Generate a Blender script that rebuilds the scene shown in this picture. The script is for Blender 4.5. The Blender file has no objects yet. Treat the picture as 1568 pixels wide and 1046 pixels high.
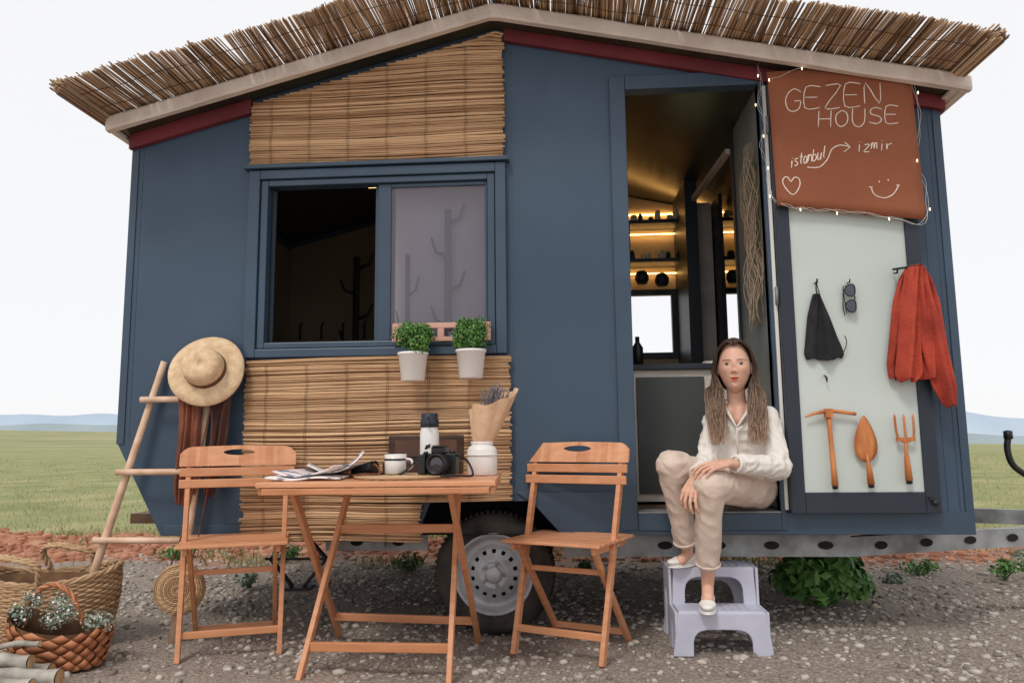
import bpy, math, random
import numpy as np
from mathutils import Vector, Matrix, noise
random.seed(7); rng=np.random.default_rng(7)
V=Vector
scene=bpy.context.scene
def L(r,g,b,k=1.0):
    o=[]
    for c in (r,g,b):
        c/=255.0
        o.append(min(1,(c/12.92 if c<=.04045 else ((c+.055)/1.055)**2.4)*k))
    return tuple(o)+(1.0,)
# ------------------------------------------------------------ materials
def mat(name,c,c2=None,ns=4,rough=.6,bump=0,bs=60,stretch=(1,1,1),metal=0,spec=.4,island=0,detail=5,lo=.35,hi=.65,rvar=0,bstretch=None):
    m=bpy.data.materials.new(name); m.use_nodes=True; nt=m.node_tree; N=nt.nodes; K=nt.links
    b=N["Principled BSDF"]; b.inputs["Roughness"].default_value=rough; b.inputs["Metallic"].default_value=metal
    b.inputs["Specular IOR Level"].default_value=spec
    tc=N.new("ShaderNodeTexCoord"); mp=N.new("ShaderNodeMapping"); mp.inputs["Scale"].default_value=stretch
    K.new(tc.outputs["Object"],mp.inputs["Vector"])
    if c2 is None: c2=tuple(x*.8 for x in c[:3])+(1,)
    nz=N.new("ShaderNodeTexNoise"); nz.inputs["Scale"].default_value=ns; nz.inputs["Detail"].default_value=detail
    K.new(mp.outputs[0],nz.inputs["Vector"])
    rp=N.new("ShaderNodeValToRGB"); rp.color_ramp.elements[0].position=lo; rp.color_ramp.elements[1].position=hi
    rp.color_ramp.elements[0].color=c; rp.color_ramp.elements[1].color=c2
    if island:
        g=N.new("ShaderNodeNewGeometry"); mx=N.new("ShaderNodeMix"); mx.inputs[0].default_value=island
        K.new(nz.outputs["Fac"],mx.inputs[2]); K.new(g.outputs["Random Per Island"],mx.inputs[3]); K.new(mx.outputs[0],rp.inputs[0])
    else: K.new(nz.outputs["Fac"],rp.inputs[0])
    K.new(rp.outputs[0],b.inputs["Base Color"])
    if rvar:
        mr=N.new("ShaderNodeMapRange"); mr.inputs[3].default_value=rough-rvar; mr.inputs[4].default_value=rough+rvar
        K.new(nz.outputs["Fac"],mr.inputs[0]); K.new(mr.outputs[0],b.inputs["Roughness"])
    if bump:
        n2=N.new("ShaderNodeTexNoise"); n2.inputs["Scale"].default_value=bs; n2.inputs["Detail"].default_value=4
        mp2=N.new("ShaderNodeMapping"); mp2.inputs["Scale"].default_value=bstretch or stretch
        K.new(tc.outputs["Object"],mp2.inputs["Vector"]); K.new(mp2.outputs[0],n2.inputs["Vector"])
        bp=N.new("ShaderNodeBump"); bp.inputs["Strength"].default_value=bump; bp.inputs["Distance"].default_value=.01
        K.new(n2.outputs["Fac"],bp.inputs["Height"]); K.new(bp.outputs[0],b.inputs["Normal"])
    return m
def emis(name,c,s):
    m=bpy.data.materials.new(name); m.use_nodes=True; b=m.node_tree.nodes["Principled BSDF"]
    b.inputs["Base Color"].default_value=c; b.inputs["Emission Color"].default_value=c; b.inputs["Emission Strength"].default_value=s
    return m
navy=mat("navy_paint",L(54,73,92),L(66,85,104),ns=.9,rough=.45,spec=.4,bump=.07,bs=7,rvar=.1,detail=8)
navyd=mat("navy_frame_paint",L(50,69,88),L(58,78,97),ns=3,rough=.38,spec=.5)
navydk=mat("navy_dark",L(36,45,56),L(43,52,62),ns=3,rough=.45)
black=mat("black_plastic",L(26,26,28),L(38,38,40),ns=20,rough=.4)
rubber=mat("rubber",L(40,39,38),L(72,66,60),ns=9,rough=.85,bump=.3,detail=8)
cream=mat("cream_trim",L(230,220,210),L(206,194,182),ns=5,rough=.7,bump=.5,bs=25,detail=8)
redt=mat("dark_red_paint",L(118,44,50),L(98,36,42),ns=4,rough=.6)
reed=mat("thatch_reed",L(96,68,48),L(226,194,158),ns=2.2,rough=.5,island=.6,lo=.2,hi=.85,stretch=(6,.5,6))  # random reed tones; pale end also stands in for light through gaps
reedbase=mat("thatch_base",L(120,88,62),L(84,60,42),ns=30,rough=.9,bump=1)
bamb=mat("bamboo",L(146,104,70),L(232,193,150),ns=3,rough=.5,island=.55,lo=.15,hi=.8,stretch=(1.2,8,30),bump=.4,bs=30)
bambback=mat("bamboo_backing",L(96,66,42),L(70,48,30),ns=20,rough=.9)
thread=mat("thread",L(90,66,46),rough=.9)
wood=mat("acacia_wood",L(220,158,116),L(182,118,78),ns=3,rough=.42,stretch=(2,2,14),bump=.15,bs=20,island=.3,lo=.25,hi=.8)
woodh=mat("acacia_wood_slats",L(226,166,126),L(192,126,84),ns=3,rough=.4,stretch=(2,12,12),bump=.15,bs=20,island=.35,lo=.25,hi=.8)
pine=mat("ladder_wood",L(230,198,172),L(206,168,138),ns=4,rough=.55,stretch=(3,3,3),bump=.2)
galv=mat("galvanised_steel",L(168,171,172),L(118,120,120),ns=7,rough=.55,metal=.3,detail=8,bump=.15)
steel=mat("wheel_steel",L(188,190,194),L(140,142,146),ns=7,rough=.45,metal=.25,spec=.5,detail=9,lo=.4,hi=.72)
dark=mat("dark_void",L(24,24,24),L(32,30,29),rough=.9)
panelm=mat("door_panel_pale",L(200,209,204),L(188,199,194),ns=1.5,rough=.5)
signm=mat("rust_board",L(150,90,62),L(134,76,50),ns=2,rough=.8,bump=.15,bs=120,detail=8)
chalk=mat("chalk",L(245,232,220),L(225,208,192),ns=60,rough=.9)
copper=mat("tool_wood",L(212,138,80),L(172,98,52),ns=9,rough=.4,stretch=(3,3,.6),bump=.1)
ceilm=mat("ceiling_panel",L(66,63,50),L(44,44,38),ns=3,rough=.25,spec=.6)
intw=mat("interior_wall",L(206,186,158),L(186,164,136),ns=2,rough=.8)
intd=mat("interior_wall_beige",L(150,132,110),L(130,114,94),ns=2,rough=.8)
intg=mat("interior_grey",L(150,156,152),L(132,138,136),ns=2,rough=.6)
cabm=mat("cabinet_dark",L(84,88,86),L(72,76,74),ns=3,rough=.6)
floorm=mat("interior_floor",L(110,84,62),L(80,60,44),ns=4,rough=.6,stretch=(1,8,1))
ledm=emis("led_warm",(1,.55,.16,1),10)
glowm=emis("glow_strip_warm",(1,.62,.25,1),4)
bulbm=emis("bulb_warm",(1,.85,.6,1),2.5)
white=mat("white_plastic",L(238,236,232),L(228,226,222),ns=4,rough=.4)
ceramic=mat("white_ceramic",L(238,234,228),L(226,220,214),ns=4,rough=.3,bump=.15,bs=20)
stoolm=mat("stool_plastic",L(200,201,216),L(186,187,203),ns=6,rough=.45,spec=.4,bump=.1,bs=40,detail=8)
leafm=mat("leaf_green",L(112,158,78),L(48,92,40),ns=22,rough=.55,island=.7,lo=.1,hi=.9)
leafd=mat("leaf_dark",L(96,132,68),L(40,70,36),ns=12,rough=.45,island=.6,lo=.1,hi=.9)
sagem=mat("leaf_sage",L(168,178,160),L(92,112,88),ns=12,rough=.7,island=.7,lo=.1,hi=.9)
grassm=mat("grass_blade",L(158,160,114),L(122,130,86),ns=1.2,rough=.9,spec=.1,island=.5,lo=.2,hi=.8)
grassdry=mat("grass_dry",L(188,178,140),L(154,152,110),ns=1.2,rough=.9,spec=.1,island=.5,lo=.2,hi=.8)
straw=mat("straw",L(236,208,172),L(216,182,142),ns=30,rough=.75,bump=.6,bs=160)
leather=mat("brown_cloth",L(130,74,52),L(90,50,38),ns=6,rough=.7,bump=.3,bs=60)
blackc=mat("black_cloth",L(44,44,46),L(30,30,32),ns=8,rough=.9,bump=.5,bs=200)
redc=mat("red_cloth",L(184,72,52),L(148,52,38),ns=7,rough=.85,bump=.5,bs=120)
wicker=mat("wicker",L(212,180,142),L(156,120,86),ns=12,rough=.75,island=.5,lo=.15,hi=.85)
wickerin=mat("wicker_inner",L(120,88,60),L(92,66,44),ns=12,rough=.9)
chip=mat("wood_strip",L(196,130,90),L(150,90,58),ns=8,rough=.5,island=.7,lo=.1,hi=.9,stretch=(2,2,8))
birch=mat("birch_bark",L(204,198,188),L(132,124,114),ns=7,rough=.8,bump=.8,bs=30,detail=8)
logend=mat("log_end",L(206,170,128),L(176,138,96),ns=20,rough=.8)
kraft=mat("kraft_paper",L(226,190,158),L(208,170,136),ns=5,rough=.8,bump=.4,bs=30)
lav=mat("dried_lavender",L(160,150,160),L(108,104,98),ns=60,rough=.9,island=.6,lo=.1,hi=.9)
pinkw=mat("pink_wood",L(218,172,152),L(204,156,138),ns=4,rough=.6)
pebm=mat("pebble",L(124,113,104),L(206,196,186),ns=3,rough=.9,spec=.2,island=.85,lo=.1,hi=1.0,bump=.3,bs=90)
clodm=mat("soil_clod",L(150,98,76),L(196,144,118),ns=3,rough=.95,spec=.1,island=.7,lo=.1,hi=.9)
skin=mat("skin",L(224,178,154),L(216,168,144),ns=6,rough=.5,spec=.35)
skin.node_tree.nodes["Principled BSDF"].inputs["Subsurface Weight"].default_value=.12
skin.node_tree.nodes["Principled BSDF"].inputs["Subsurface Scale"].default_value=.01
lipm=mat("lips",L(196,68,58),L(182,60,52),ns=6,rough=.35)
eyew=mat("eye_white",L(196,186,180),rough=.2)
iris=mat("iris",L(44,32,25),L(30,22,18),ns=40,rough=.15)
brow=mat("brow",L(70,50,40),rough=.8)
lidm=mat("eyelid",L(170,120,98),rough=.6)
blouse=mat("white_blouse",L(236,230,222),L(226,219,210),ns=5,rough=.8,bump=.4,bs=22,bstretch=(2,2,1))
trous=mat("beige_trousers",L(220,201,187),L(206,186,171),ns=5,rough=.85,bump=.3,bs=22)
shoe=mat("white_shoe",L(240,236,230),L(228,222,216),ns=9,rough=.6)
paper=mat("magazine_paper",L(238,232,228),L(150,130,136),ns=16,rough=.5,lo=.54,hi=.6)
paper2=mat("magazine_cover",L(230,214,212),L(110,120,140),ns=12,rough=.35,lo=.52,hi=.58)
hairm=mat("hair",L(70,48,36),rough=.42,spec=.5)
nt=hairm.node_tree; N=nt.nodes; K=nt.links
tc=N.new("ShaderNodeTexCoord"); sp=N.new("ShaderNodeSeparateXYZ"); K.new(tc.outputs["Object"],sp.inputs[0])
mr=N.new("ShaderNodeMapRange"); mr.inputs[1].default_value=.86; mr.inputs[2].default_value=1.20; K.new(sp.outputs[2],mr.inputs[0])
g=N.new("ShaderNodeNewGeometry"); ma=N.new("ShaderNodeMath"); ma.operation='MULTIPLY_ADD'; ma.inputs[1].default_value=.4
K.new(g.outputs["Random Per Island"],ma.inputs[0]); 
mb=N.new("ShaderNodeMath"); mb.operation='SUBTRACT'; mb.inputs[1].default_value=.15; K.new(mr.outputs[0],mb.inputs[0]); K.new(mb.outputs[0],ma.inputs[2])
rp=N.new("ShaderNodeValToRGB"); rp.color_ramp.elements[0].color=L(190,158,132); rp.color_ramp.elements[1].color=L(64,46,37)
K.new(ma.outputs[0],rp.inputs[0]); K.new(rp.outputs[0],N["Principled BSDF"].inputs["Base Color"])
def glassm(name,tint,fac,diff):
    m=bpy.data.materials.new(name); m.use_nodes=True; nt=m.node_tree; N=nt.nodes; K=nt.links; N.clear()
    o=N.new("ShaderNodeOutputMaterial"); t=N.new("ShaderNodeBsdfTransparent"); t.inputs[0].default_value=tint
    d=N.new("ShaderNodeBsdfDiffuse"); d.inputs[0].default_value=diff
    gl=N.new("ShaderNodeBsdfGlossy"); gl.inputs["Roughness"].default_value=.02
    m1=N.new("ShaderNodeMixShader"); m1.inputs[0].default_value=fac; K.new(t.outputs[0],m1.inputs[1]); K.new(d.outputs[0],m1.inputs[2])
    fr=N.new("ShaderNodeFresnel"); fr.inputs[0].default_value=1.55
    m2=N.new("ShaderNodeMixShader"); K.new(fr.outputs[0],m2.inputs[0]); K.new(m1.outputs[0],m2.inputs[1]); K.new(gl.outputs[0],m2.inputs[2]); K.new(m2.outputs[0],o.inputs[0])
    return m
glass=glassm("window_glass",(.88,.88,.9,1),.16,L(160,152,164))
# ------------------------------------------------------------ mesh builder
def empty(name,loc=(0,0,0)):
    e=bpy.data.objects.new(name,None); e.location=loc; e.empty_display_size=.1; bpy.context.collection.objects.link(e); return e
def link(ob,parent):
    bpy.context.collection.objects.link(ob)
    if parent is not None:
        ob.parent=parent; ob.matrix_parent_inverse=Matrix.Translation(parent.location).inverted()
    return ob
class MB:
    def __init__(s): s.v=[]; s.f=[]; s.m=[]; s.s=[]
    def add(s,v,f,m=0,sm=False):
        o=len(s.v); s.v.extend([tuple(p) for p in v]); s.f.extend([tuple(i+o for i in q) for q in f]); s.m.extend([m]*len(f)); s.s.extend([sm]*len(f)); return s
    def box(s,x0,x1,y0,y1,z0,z1,m=0):
        v=[(x,y,z) for x in (x0,x1) for y in (y0,y1) for z in (z0,z1)]
        return s.add(v,[(0,1,3,2),(4,6,7,5),(0,4,5,1),(2,3,7,6),(0,2,6,4),(1,5,7,3)],m)
    def bar(s,p0,p1,w,t,m=0,side=None):
        p0=V(p0);p1=V(p1); d=(p1-p0).normalized()
        a=V(side) if side is not None else (d.cross(V((0,0,1))) if abs(d.z)<.95 else V((1,0,0)))
        a=(a-d*a.dot(d)).normalized(); b=d.cross(a)
        v=[p+a*(i*w/2)+b*(j*t/2) for p in (p0,p1) for i in (-1,1) for j in (-1,1)]
        return s.add(v,[(0,1,3,2),(4,6,7,5),(0,4,5,1),(2,3,7,6),(0,2,6,4),(1,5,7,3)],m)
    def tube(s,pts,r,n=8,m=0,caps=True,sm=True):
        P=[V(p) for p in pts]; R=r if hasattr(r,'__len__') else [r]*len(P)
        t0=(P[1]-P[0]).normalized(); a=t0.orthogonal().normalized(); v=[]
        for i,p in enumerate(P):
            t=(P[min(i+1,len(P)-1)]-P[max(i-1,0)])
            t=t.normalized() if t.length>1e-9 else t0
            a=(a-t*a.dot(t)); a=a.normalized() if a.length>1e-6 else t.orthogonal().normalized()
            b=t.cross(a)
            for k in range(n):
                q=2*math.pi*k/n; v.append(p+(a*math.cos(q)+b*math.sin(q))*R[i])
        f=[(i*n+k,i*n+(k+1)%n,(i+1)*n+(k+1)%n,(i+1)*n+k) for i in range(len(P)-1) for k in range(n)]
        s.add(v,f,m,sm)
        if caps:
            o=len(s.v)-len(v); s.f.append(tuple(o+k for k in reversed(range(n)))); s.f.append(tuple(o+(len(P)-1)*n+k for k in range(n))); s.m+= [m,m]; s.s+=[False,False]
        return s
    def lathe(s,prof,c=(0,0,0),n=24,m=0,M=None,sm=True):
        c=V(c); v=[]; 
        for (r,z) in prof:
            for k in range(n):
                q=2*math.pi*k/n; p=V((r*math.cos(q),r*math.sin(q),z)); p=(M@p if M else p)+c; v.append(p)
        f=[(i*n+k,i*n+(k+1)%n,(i+1)*n+(k+1)%n,(i+1)*n+k) for i in range(len(prof)-1) for k in range(n)]
        return s.add(v,f,m,sm)
    def prism(s,poly,y0,y1,m=0):
        n=len(poly); v=[(x,y0,z) for x,z in poly]+[(x,y1,z) for x,z in poly]
        f=[tuple(range(n)),tuple(reversed(range(n,2*n)))]+[(i,i+n,(i+1)%n+n,(i+1)%n) for i in range(n)]
        return s.add(v,f,m)
    def make(s,name,parent=None,mats=None,bevel=0,sub=0,solid=0):
        me=bpy.data.meshes.new(name); me.from_pydata(s.v,[],s.f)
        for mm in mats: me.materials.append(mm)
        me.polygons.foreach_set("material_index",s.m); me.polygons.foreach_set("use_smooth",s.s); me.update()
        ob=bpy.data.objects.new(name,me); link(ob,parent)
        if solid: q=ob.modifiers.new("s","SOLIDIFY"); q.thickness=solid; q.offset=0
        if bevel: q=ob.modifiers.new("b","BEVEL"); q.width=bevel; q.segments=2; q.limit_method='ANGLE'; q.angle_limit=math.radians(40)
        if sub: q=ob.modifiers.new("ss","SUBSURF"); q.levels=sub; q.render_levels=sub
        return ob
def catmull(P,n=8):
    P=[V(p) for p in P]; out=[]
    for i in range(len(P)-1):
        a=P[max(i-1,0)];b=P[i];c=P[i+1];d=P[min(i+2,len(P)-1)]
        for k in range(n):
            t=k/n; out.append(.5*((2*b)+(c-a)*t+(2*a-5*b+4*c-d)*t*t+(3*b-a-3*c+d)*t**3))
    out.append(P[-1]); return out
def holed(name,parent,outer,holes,y,th,m):
    cu=bpy.data.curves.new(name,'CURVE'); cu.dimensions='2D'; cu.fill_mode='BOTH'; cu.extrude=th/2
    for poly in [outer]+holes:
        sp=cu.splines.new('POLY'); sp.points.add(len(poly)-1); sp.use_cyclic_u=True
        for i,(a,b) in enumerate(poly): sp.points[i].co=(a,b,0,1)
    tmp=bpy.data.objects.new("tmp",cu); bpy.context.collection.objects.link(tmp)
    dg=bpy.context.evaluated_depsgraph_get(); me=bpy.data.meshes.new_from_object(tmp.evaluated_get(dg)); 
    bpy.data.objects.remove(tmp)
    me.transform(Matrix.Translation((0,y+th/2,0))@Matrix.Rotation(math.pi/2,4,'X')); me.materials.clear(); me.materials.append(m); me.name=name
    return link(bpy.data.objects.new(name,me),parent)
def leaves(mb,centers,R,n,size,m=0,squash=1,asp=.5,up=0):
    for _ in range(n):
        c,r=random.choice(centers) if isinstance(centers,list) else (centers,R)
        d=V((random.gauss(0,1),random.gauss(0,1),random.gauss(0,1))).normalized()
        p=V(c)+V((d.x,d.y,d.z*squash))*r*random.uniform(.45,1.05)
        nrm=(d+V((random.uniform(-.7,.7),random.uniform(-.7,.7),random.uniform(-.3,.9)))).normalized()
        a=nrm.orthogonal().normalized(); a=Matrix.Rotation(random.uniform(0,6.28),3,nrm)@a
        if up: a=(a+V((0,0,up))).normalized()
        b=nrm.cross(a).normalized(); s=size*random.uniform(.6,1.3)
        mb.add([p-a*s*.5,p+b*s*asp*.5+nrm*s*.08,p+a*s*.5,p-b*s*asp*.5+nrm*s*.08],[(0,1,2,3)],m)
# ------------------------------------------------------------ camera
def cam():
    y,p,r=map(math.radians,(4.0,7.3,0.6))
    f=V((-math.sin(y)*math.cos(p),math.cos(y)*math.cos(p),math.sin(p)))
    r0=V((math.cos(y),math.sin(y),0)); u0=r0.cross(f)
    return f,math.cos(r)*r0-math.sin(r)*u0,math.cos(r)*u0+math.sin(r)*r0
f_,r_,u_=cam()
cd=bpy.data.cameras.new("camera"); co=bpy.data.objects.new("photo_viewpoint",cd); bpy.context.collection.objects.link(co)
Mx=Matrix((r_,u_,-f_)).transposed().to_4x4(); Mx.translation=V((0,-3.45,.88)); co.matrix_world=Mx
cd.sensor_width=36; cd.lens=1155/1568*36; cd.clip_end=6000; cd.clip_start=.05; scene.camera=co
# ------------------------------------------------------------ world + sun
w=bpy.data.worlds.new("World"); scene.world=w; w.use_nodes=True; nt=w.node_tree; N=nt.nodes; K=nt.links; N.clear()
o=N.new("ShaderNodeOutputWorld"); sk=N.new("ShaderNodeTexSky"); sk.sky_type='NISHITA'; sk.sun_disc=False
sk.sun_elevation=math.radians(52); sk.sun_rotation=math.radians(200)
b1=N.new("ShaderNodeBackground"); b1.inputs[1].default_value=.1; K.new(sk.outputs[0],b1.inputs[0])
b2=N.new("ShaderNodeBackground"); b2.inputs[0].default_value=(.985,.985,1,1); b2.inputs[1].default_value=1.0
mx=N.new("ShaderNodeMixShader"); mx.inputs[0].default_value=.93; K.new(b1.outputs[0],mx.inputs[1]); K.new(b2.outputs[0],mx.inputs[2]); K.new(mx.outputs[0],o.inputs[0])
sl=bpy.data.lights.new("sun","SUN"); sl.energy=1.4; sl.angle=math.radians(14); sl.color=(1,.95,.88); so=bpy.data.objects.new("sun",sl); bpy.context.collection.objects.link(so)
az=math.radians(205); el=math.radians(52); sk.sun_rotation=az
sd=V((math.sin(az)*math.cos(el),math.cos(az)*math.cos(el),math.sin(el))); so.rotation_euler=sd.to_track_quat('Z','Y').to_euler()
scene.view_settings.view_transform='Standard'; scene.view_settings.look='None'; scene.view_settings.exposure=0
# ------------------------------------------------------------ ground
def sst(a,b,x): t=np.clip((x-a)/(b-a),0,1); return t*t*(3-2*t)
def hh(x,y):
    h=.006*np.sin(x*3.1+y*2.3)+.005*np.sin(x*7.3-y*5.1)+.004*np.sin(y*9+x*1.7)
    md=np.exp(-((y-2.7-.12*np.sin(x*1.1))/.36)**2)*(.10+.035*np.sin(x*2.3+1)+.025*np.sin(x*6.1)+.015*np.sin(x*13.7+y*11))
    return h+md-.024*x*sst(8,160,y)+.25*np.sin(x*.05+y*.03)*sst(20,90,y)-.03*sst(3.2,8,y)
def axis(a,b,st,far,g):
    c=list(np.arange(a,b,st)); s=st; p=b
    while p<far: c.append(p); s*=g; p+=s
    c.append(far); return c
xp=axis(0,4.5,.06,2600,1.13); xs=np.array([-q for q in xp[:0:-1]]+xp); ys=np.array([-9,-6,-4.5,-3.5,-2.5,-2]+axis(-1.6,4.5,.06,2600,1.13))
X,Y=np.meshgrid(xs,ys); Z=hh(X,Y); nx,ny=len(xs),len(ys)
vv=np.stack([X.ravel(),Y.ravel(),Z.ravel()],1)
ii=np.arange(nx*ny).reshape(ny,nx); q=np.stack([ii[:-1,:-1],ii[:-1,1:],ii[1:,1:],ii[1:,:-1]],-1).reshape(-1,4)
me=bpy.data.meshes.new("ground"); me.from_pydata(vv.tolist(),[],q.tolist()); me.polygons.foreach_set("use_smooth",[True]*len(q))
gm=bpy.data.materials.new("ground_mat"); gm.use_nodes=True; nt=gm.node_tree; N=nt.nodes; K=nt.links; B=N["Principled BSDF"]; B.inputs["Roughness"].default_value=.95; B.inputs["Specular IOR Level"].default_value=.1
tc=N.new("ShaderNodeTexCoord"); sp=N.new("ShaderNodeSeparateXYZ"); K.new(tc.outputs["Object"],sp.inputs[0])
def nz(scale,det=6,st=None):
    n=N.new("ShaderNodeTexNoise"); n.inputs["Scale"].default_value=scale; n.inputs["Detail"].default_value=det
    if st: mp=N.new("ShaderNodeMapping"); mp.inputs["Scale"].default_value=st; K.new(tc.outputs["Object"],mp.inputs[0]); K.new(mp.outputs[0],n.inputs[0])
    else: K.new(tc.outputs["Object"],n.inputs[0])
    return n
def ramp(src,*els):
    r=N.new("ShaderNodeValToRGB"); e=r.color_ramp.elements
    e[0].position,e[0].color=els[0]; e[1].position,e[1].color=els[1]
    for p,c in els[2:]: q=e.new(p); q.color=c
    K.new(src,r.inputs[0]); return r
def mth(op,a,b=None,c=None,clamp=False):
    m=N.new("ShaderNodeMath"); m.operation=op; m.use_clamp=clamp
    for i,x in enumerate((a,b,c)):
        if x is None: continue
        if isinstance(x,(int,float)): m.inputs[i].default_value=x
        else: K.new(x,m.inputs[i])
    return m.outputs[0]
def mixc(f,a,b):
    m=N.new("ShaderNodeMix"); m.data_type='RGBA'; K.new(f,m.inputs[0]); K.new(a,m.inputs[6]); K.new(b,m.inputs[7]); return m.outputs[2]
gravel=ramp(nz(70,8).outputs[0],(.3,L(112,101,93)),(.72,L(176,164,153)),(.5,L(146,133,123)))
dirt=ramp(nz(14,8).outputs[0],(.3,L(156,136,122)),(.7,L(188,170,154)))
soil=ramp(nz(7,8).outputs[0],(.35,L(142,92,70)),(.60,L(192,140,114)),(.74,L(160,150,110)))
g1=ramp(nz(.8,9).outputs[0],(.3,L(124,132,88)),(.72,L(172,164,124)),(.5,L(146,148,104)))
g2=ramp(nz(1,9,(.03,.12,1)).outputs[0],(.35,L(130,138,96)),(.65,L(168,162,126)))
nl=nz(1.7,5).outputs[0]; yw=mth('MULTIPLY_ADD',nl,1.3,sp.outputs[1])
fs=mth('MULTIPLY_ADD',yw,2.2,-2.2*2.55,True)
fg=mth('MULTIPLY_ADD',yw,1.4,-1.4*4.0,True)
fd=mth('MULTIPLY_ADD',mth('MULTIPLY_ADD',nl,.7,sp.outputs[1]),-3.5,-3.5*.18,True)
ff=mth('MULTIPLY_ADD',sp.outputs[1],.01,-.1,True)
c=mixc(fd,gravel.outputs[0],dirt.outputs[0]); c=mixc(fs,c,soil.outputs[0]); gg=mixc(ff,g1.outputs[0],g2.outputs[0]); c=mixc(fg,c,gg)
K.new(c,B.inputs["Base Color"])
bp=N.new("ShaderNodeBump"); bp.inputs["Strength"].default_value=.7; bp.inputs["Distance"].default_value=.02; K.new(nz(60,8).outputs[0],bp.inputs["Height"]); K.new(bp.outputs[0],B.inputs["Normal"])
me.materials.append(gm); link(bpy.data.objects.new("ground",me),None)
def stones(name,n,xr,yr,smin,smax,m,dens=None,pw=2.5,lift=.25):
    t=(1+5**.5)/2; iv=np.array([(-1,t,0),(1,t,0),(-1,-t,0),(1,-t,0),(0,-1,t),(0,1,t),(0,-1,-t),(0,1,-t),(t,0,-1),(t,0,1),(-t,0,-1),(-t,0,1)],float); iv/=np.linalg.norm(iv[0])
    fc=np.array([(0,11,5),(0,5,1),(0,1,7),(0,7,10),(0,10,11),(1,5,9),(5,11,4),(11,10,2),(10,7,6),(7,1,8),(3,9,4),(3,4,2),(3,2,6),(3,6,8),(3,8,9),(4,9,5),(2,4,11),(6,2,10),(8,6,7),(9,8,1)])
    x=rng.uniform(*xr,n); y=rng.uniform(*yr,n)
    if dens is not None: k=rng.random(n)<dens(x,y); x=x[k];y=y[k]; n=len(x)
    s=smin+(smax-smin)*rng.random(n)**pw
    a=rng.uniform(0,6.28,n); sc=np.stack([s*rng.uniform(.8,1.4,n),s*rng.uniform(.6,1.1,n),s*rng.uniform(.4,.75,n)],1)
    P=iv[None]*(1+rng.uniform(-.22,.22,(n,12,1)))*sc[:,None]
    ca,sa=np.cos(a)[:,None],np.sin(a)[:,None]
    px=P[...,0]*ca-P[...,1]*sa+x[:,None]; py=P[...,0]*sa+P[...,1]*ca+y[:,None]; pz=P[...,2]+(hh(x,y)+sc[:,2]*lift)[:,None]
    vv=np.stack([px,py,pz],-1).reshape(-1,3); ff=(fc[None]+12*np.arange(n)[:,None,None]).reshape(-1,3)
    me=bpy.data.meshes.new(name); me.vertices.add(len(vv)); me.vertices.foreach_set("co",vv.ravel()); me.loops.add(ff.size); me.loops.foreach_set("vertex_index",ff.ravel())
    me.polygons.add(len(ff)); me.polygons.foreach_set("loop_start",np.arange(0,ff.size,3)); me.polygons.foreach_set("loop_total",np.full(len(ff),3)); me.update(calc_edges=True); me.validate(); me.materials.append(m)
    return link(bpy.data.objects.new(name,me),None)
stones("gravel",50000,(-3.6,3.6),(-1.3,2.3),.003,.022,pebm,dens=lambda x,y: np.where(y<-.60+.08*np.sin(x*3),.10,np.where(y>1.9,.4,.40+.55*np.sin(x*1.3+y*2+np.sin(x*4)*.6)**2)),pw=4.5)
stones("soil_clods",7000,(-6,6),(2.1,3.6),.01,.05,clodm,pw=3,lift=.1)
def grass(name,n,xr,yr,h0,h1,m,clump=0,wd=.004,yp=1.3):
    x=rng.uniform(*xr,n); y=yr[0]+(yr[1]-yr[0])*rng.random(n)**yp
    x=x*(1+np.maximum(0,y-8)*.06)
    if clump:
        k=(np.sin(x*2.1+np.sin(y*3)*2)+np.sin(x*5.3+y*4.1)+rng.normal(0,.5,n))>clump; x=x[k];y=y[k];n=len(x)
    z=hh(x,y); h=rng.uniform(h0,h1,n); a=rng.uniform(0,6.28,n); ln=rng.uniform(.1,.7,n)*h; b=rng.uniform(0,6.28,n); wv=wd*(1+y*.12)
    p0=np.stack([x-np.cos(a)*wv,y-np.sin(a)*wv,z-.004],1);p1=np.stack([x+np.cos(a)*wv,y+np.sin(a)*wv,z-.004],1)
    p2=np.stack([x+np.cos(a)*wv*.6+np.cos(b)*ln*.4,y+np.sin(b)*ln*.4,z+h*.6],1);p3=np.stack([x+np.cos(b)*ln,y+np.sin(b)*ln,z+h],1)
    vv=np.stack([p0,p1,p2,p3],1).reshape(-1,3); ff=(np.array([[0,1,2],[0,2,3]])[None]+4*np.arange(n)[:,None,None]).reshape(-1,3)
    me=bpy.data.meshes.new(name); me.from_pydata(vv.tolist(),[],ff.tolist()); me.materials.append(m); return link(bpy.data.objects.new(name,me),None)
grass("grass",14000,(-7,7),(1.8,3.6),.03,.10,grassm,clump=.95)
grass("meadow_grass",30000,(-14,14),(3.5,34),.02,.055,grassm,wd=.003,yp=2.2,clump=-.4)
grass("dry_grass",30000,(-14,14),(3.2,34),.02,.08,grassdry,wd=.0025,yp=2.2)
def bush(name,x,y,r,h,n,size,m,asp=.5):
    mb=MB(); cs=[]
    for i in range(9):
        a=random.uniform(0,6.28); d=random.uniform(0,r*.75); cs.append(((x+math.cos(a)*d,y+math.sin(a)*d*.6,h*random.uniform(.3,.75)),r*random.uniform(.25,.42)))
        mb.tube([(x,y,-.01),((x+cs[-1][0][0])/2,y,h*.25),cs[-1][0]],[.006,.004,.002],5,1)
    leaves(mb,cs,0,n,size,0,squash=.8,asp=asp); return mb.make(name,None,[m,leafd])
bush("green_bush",1.38,.75,.36,.33,1500,.075,leafm,.55)
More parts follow.
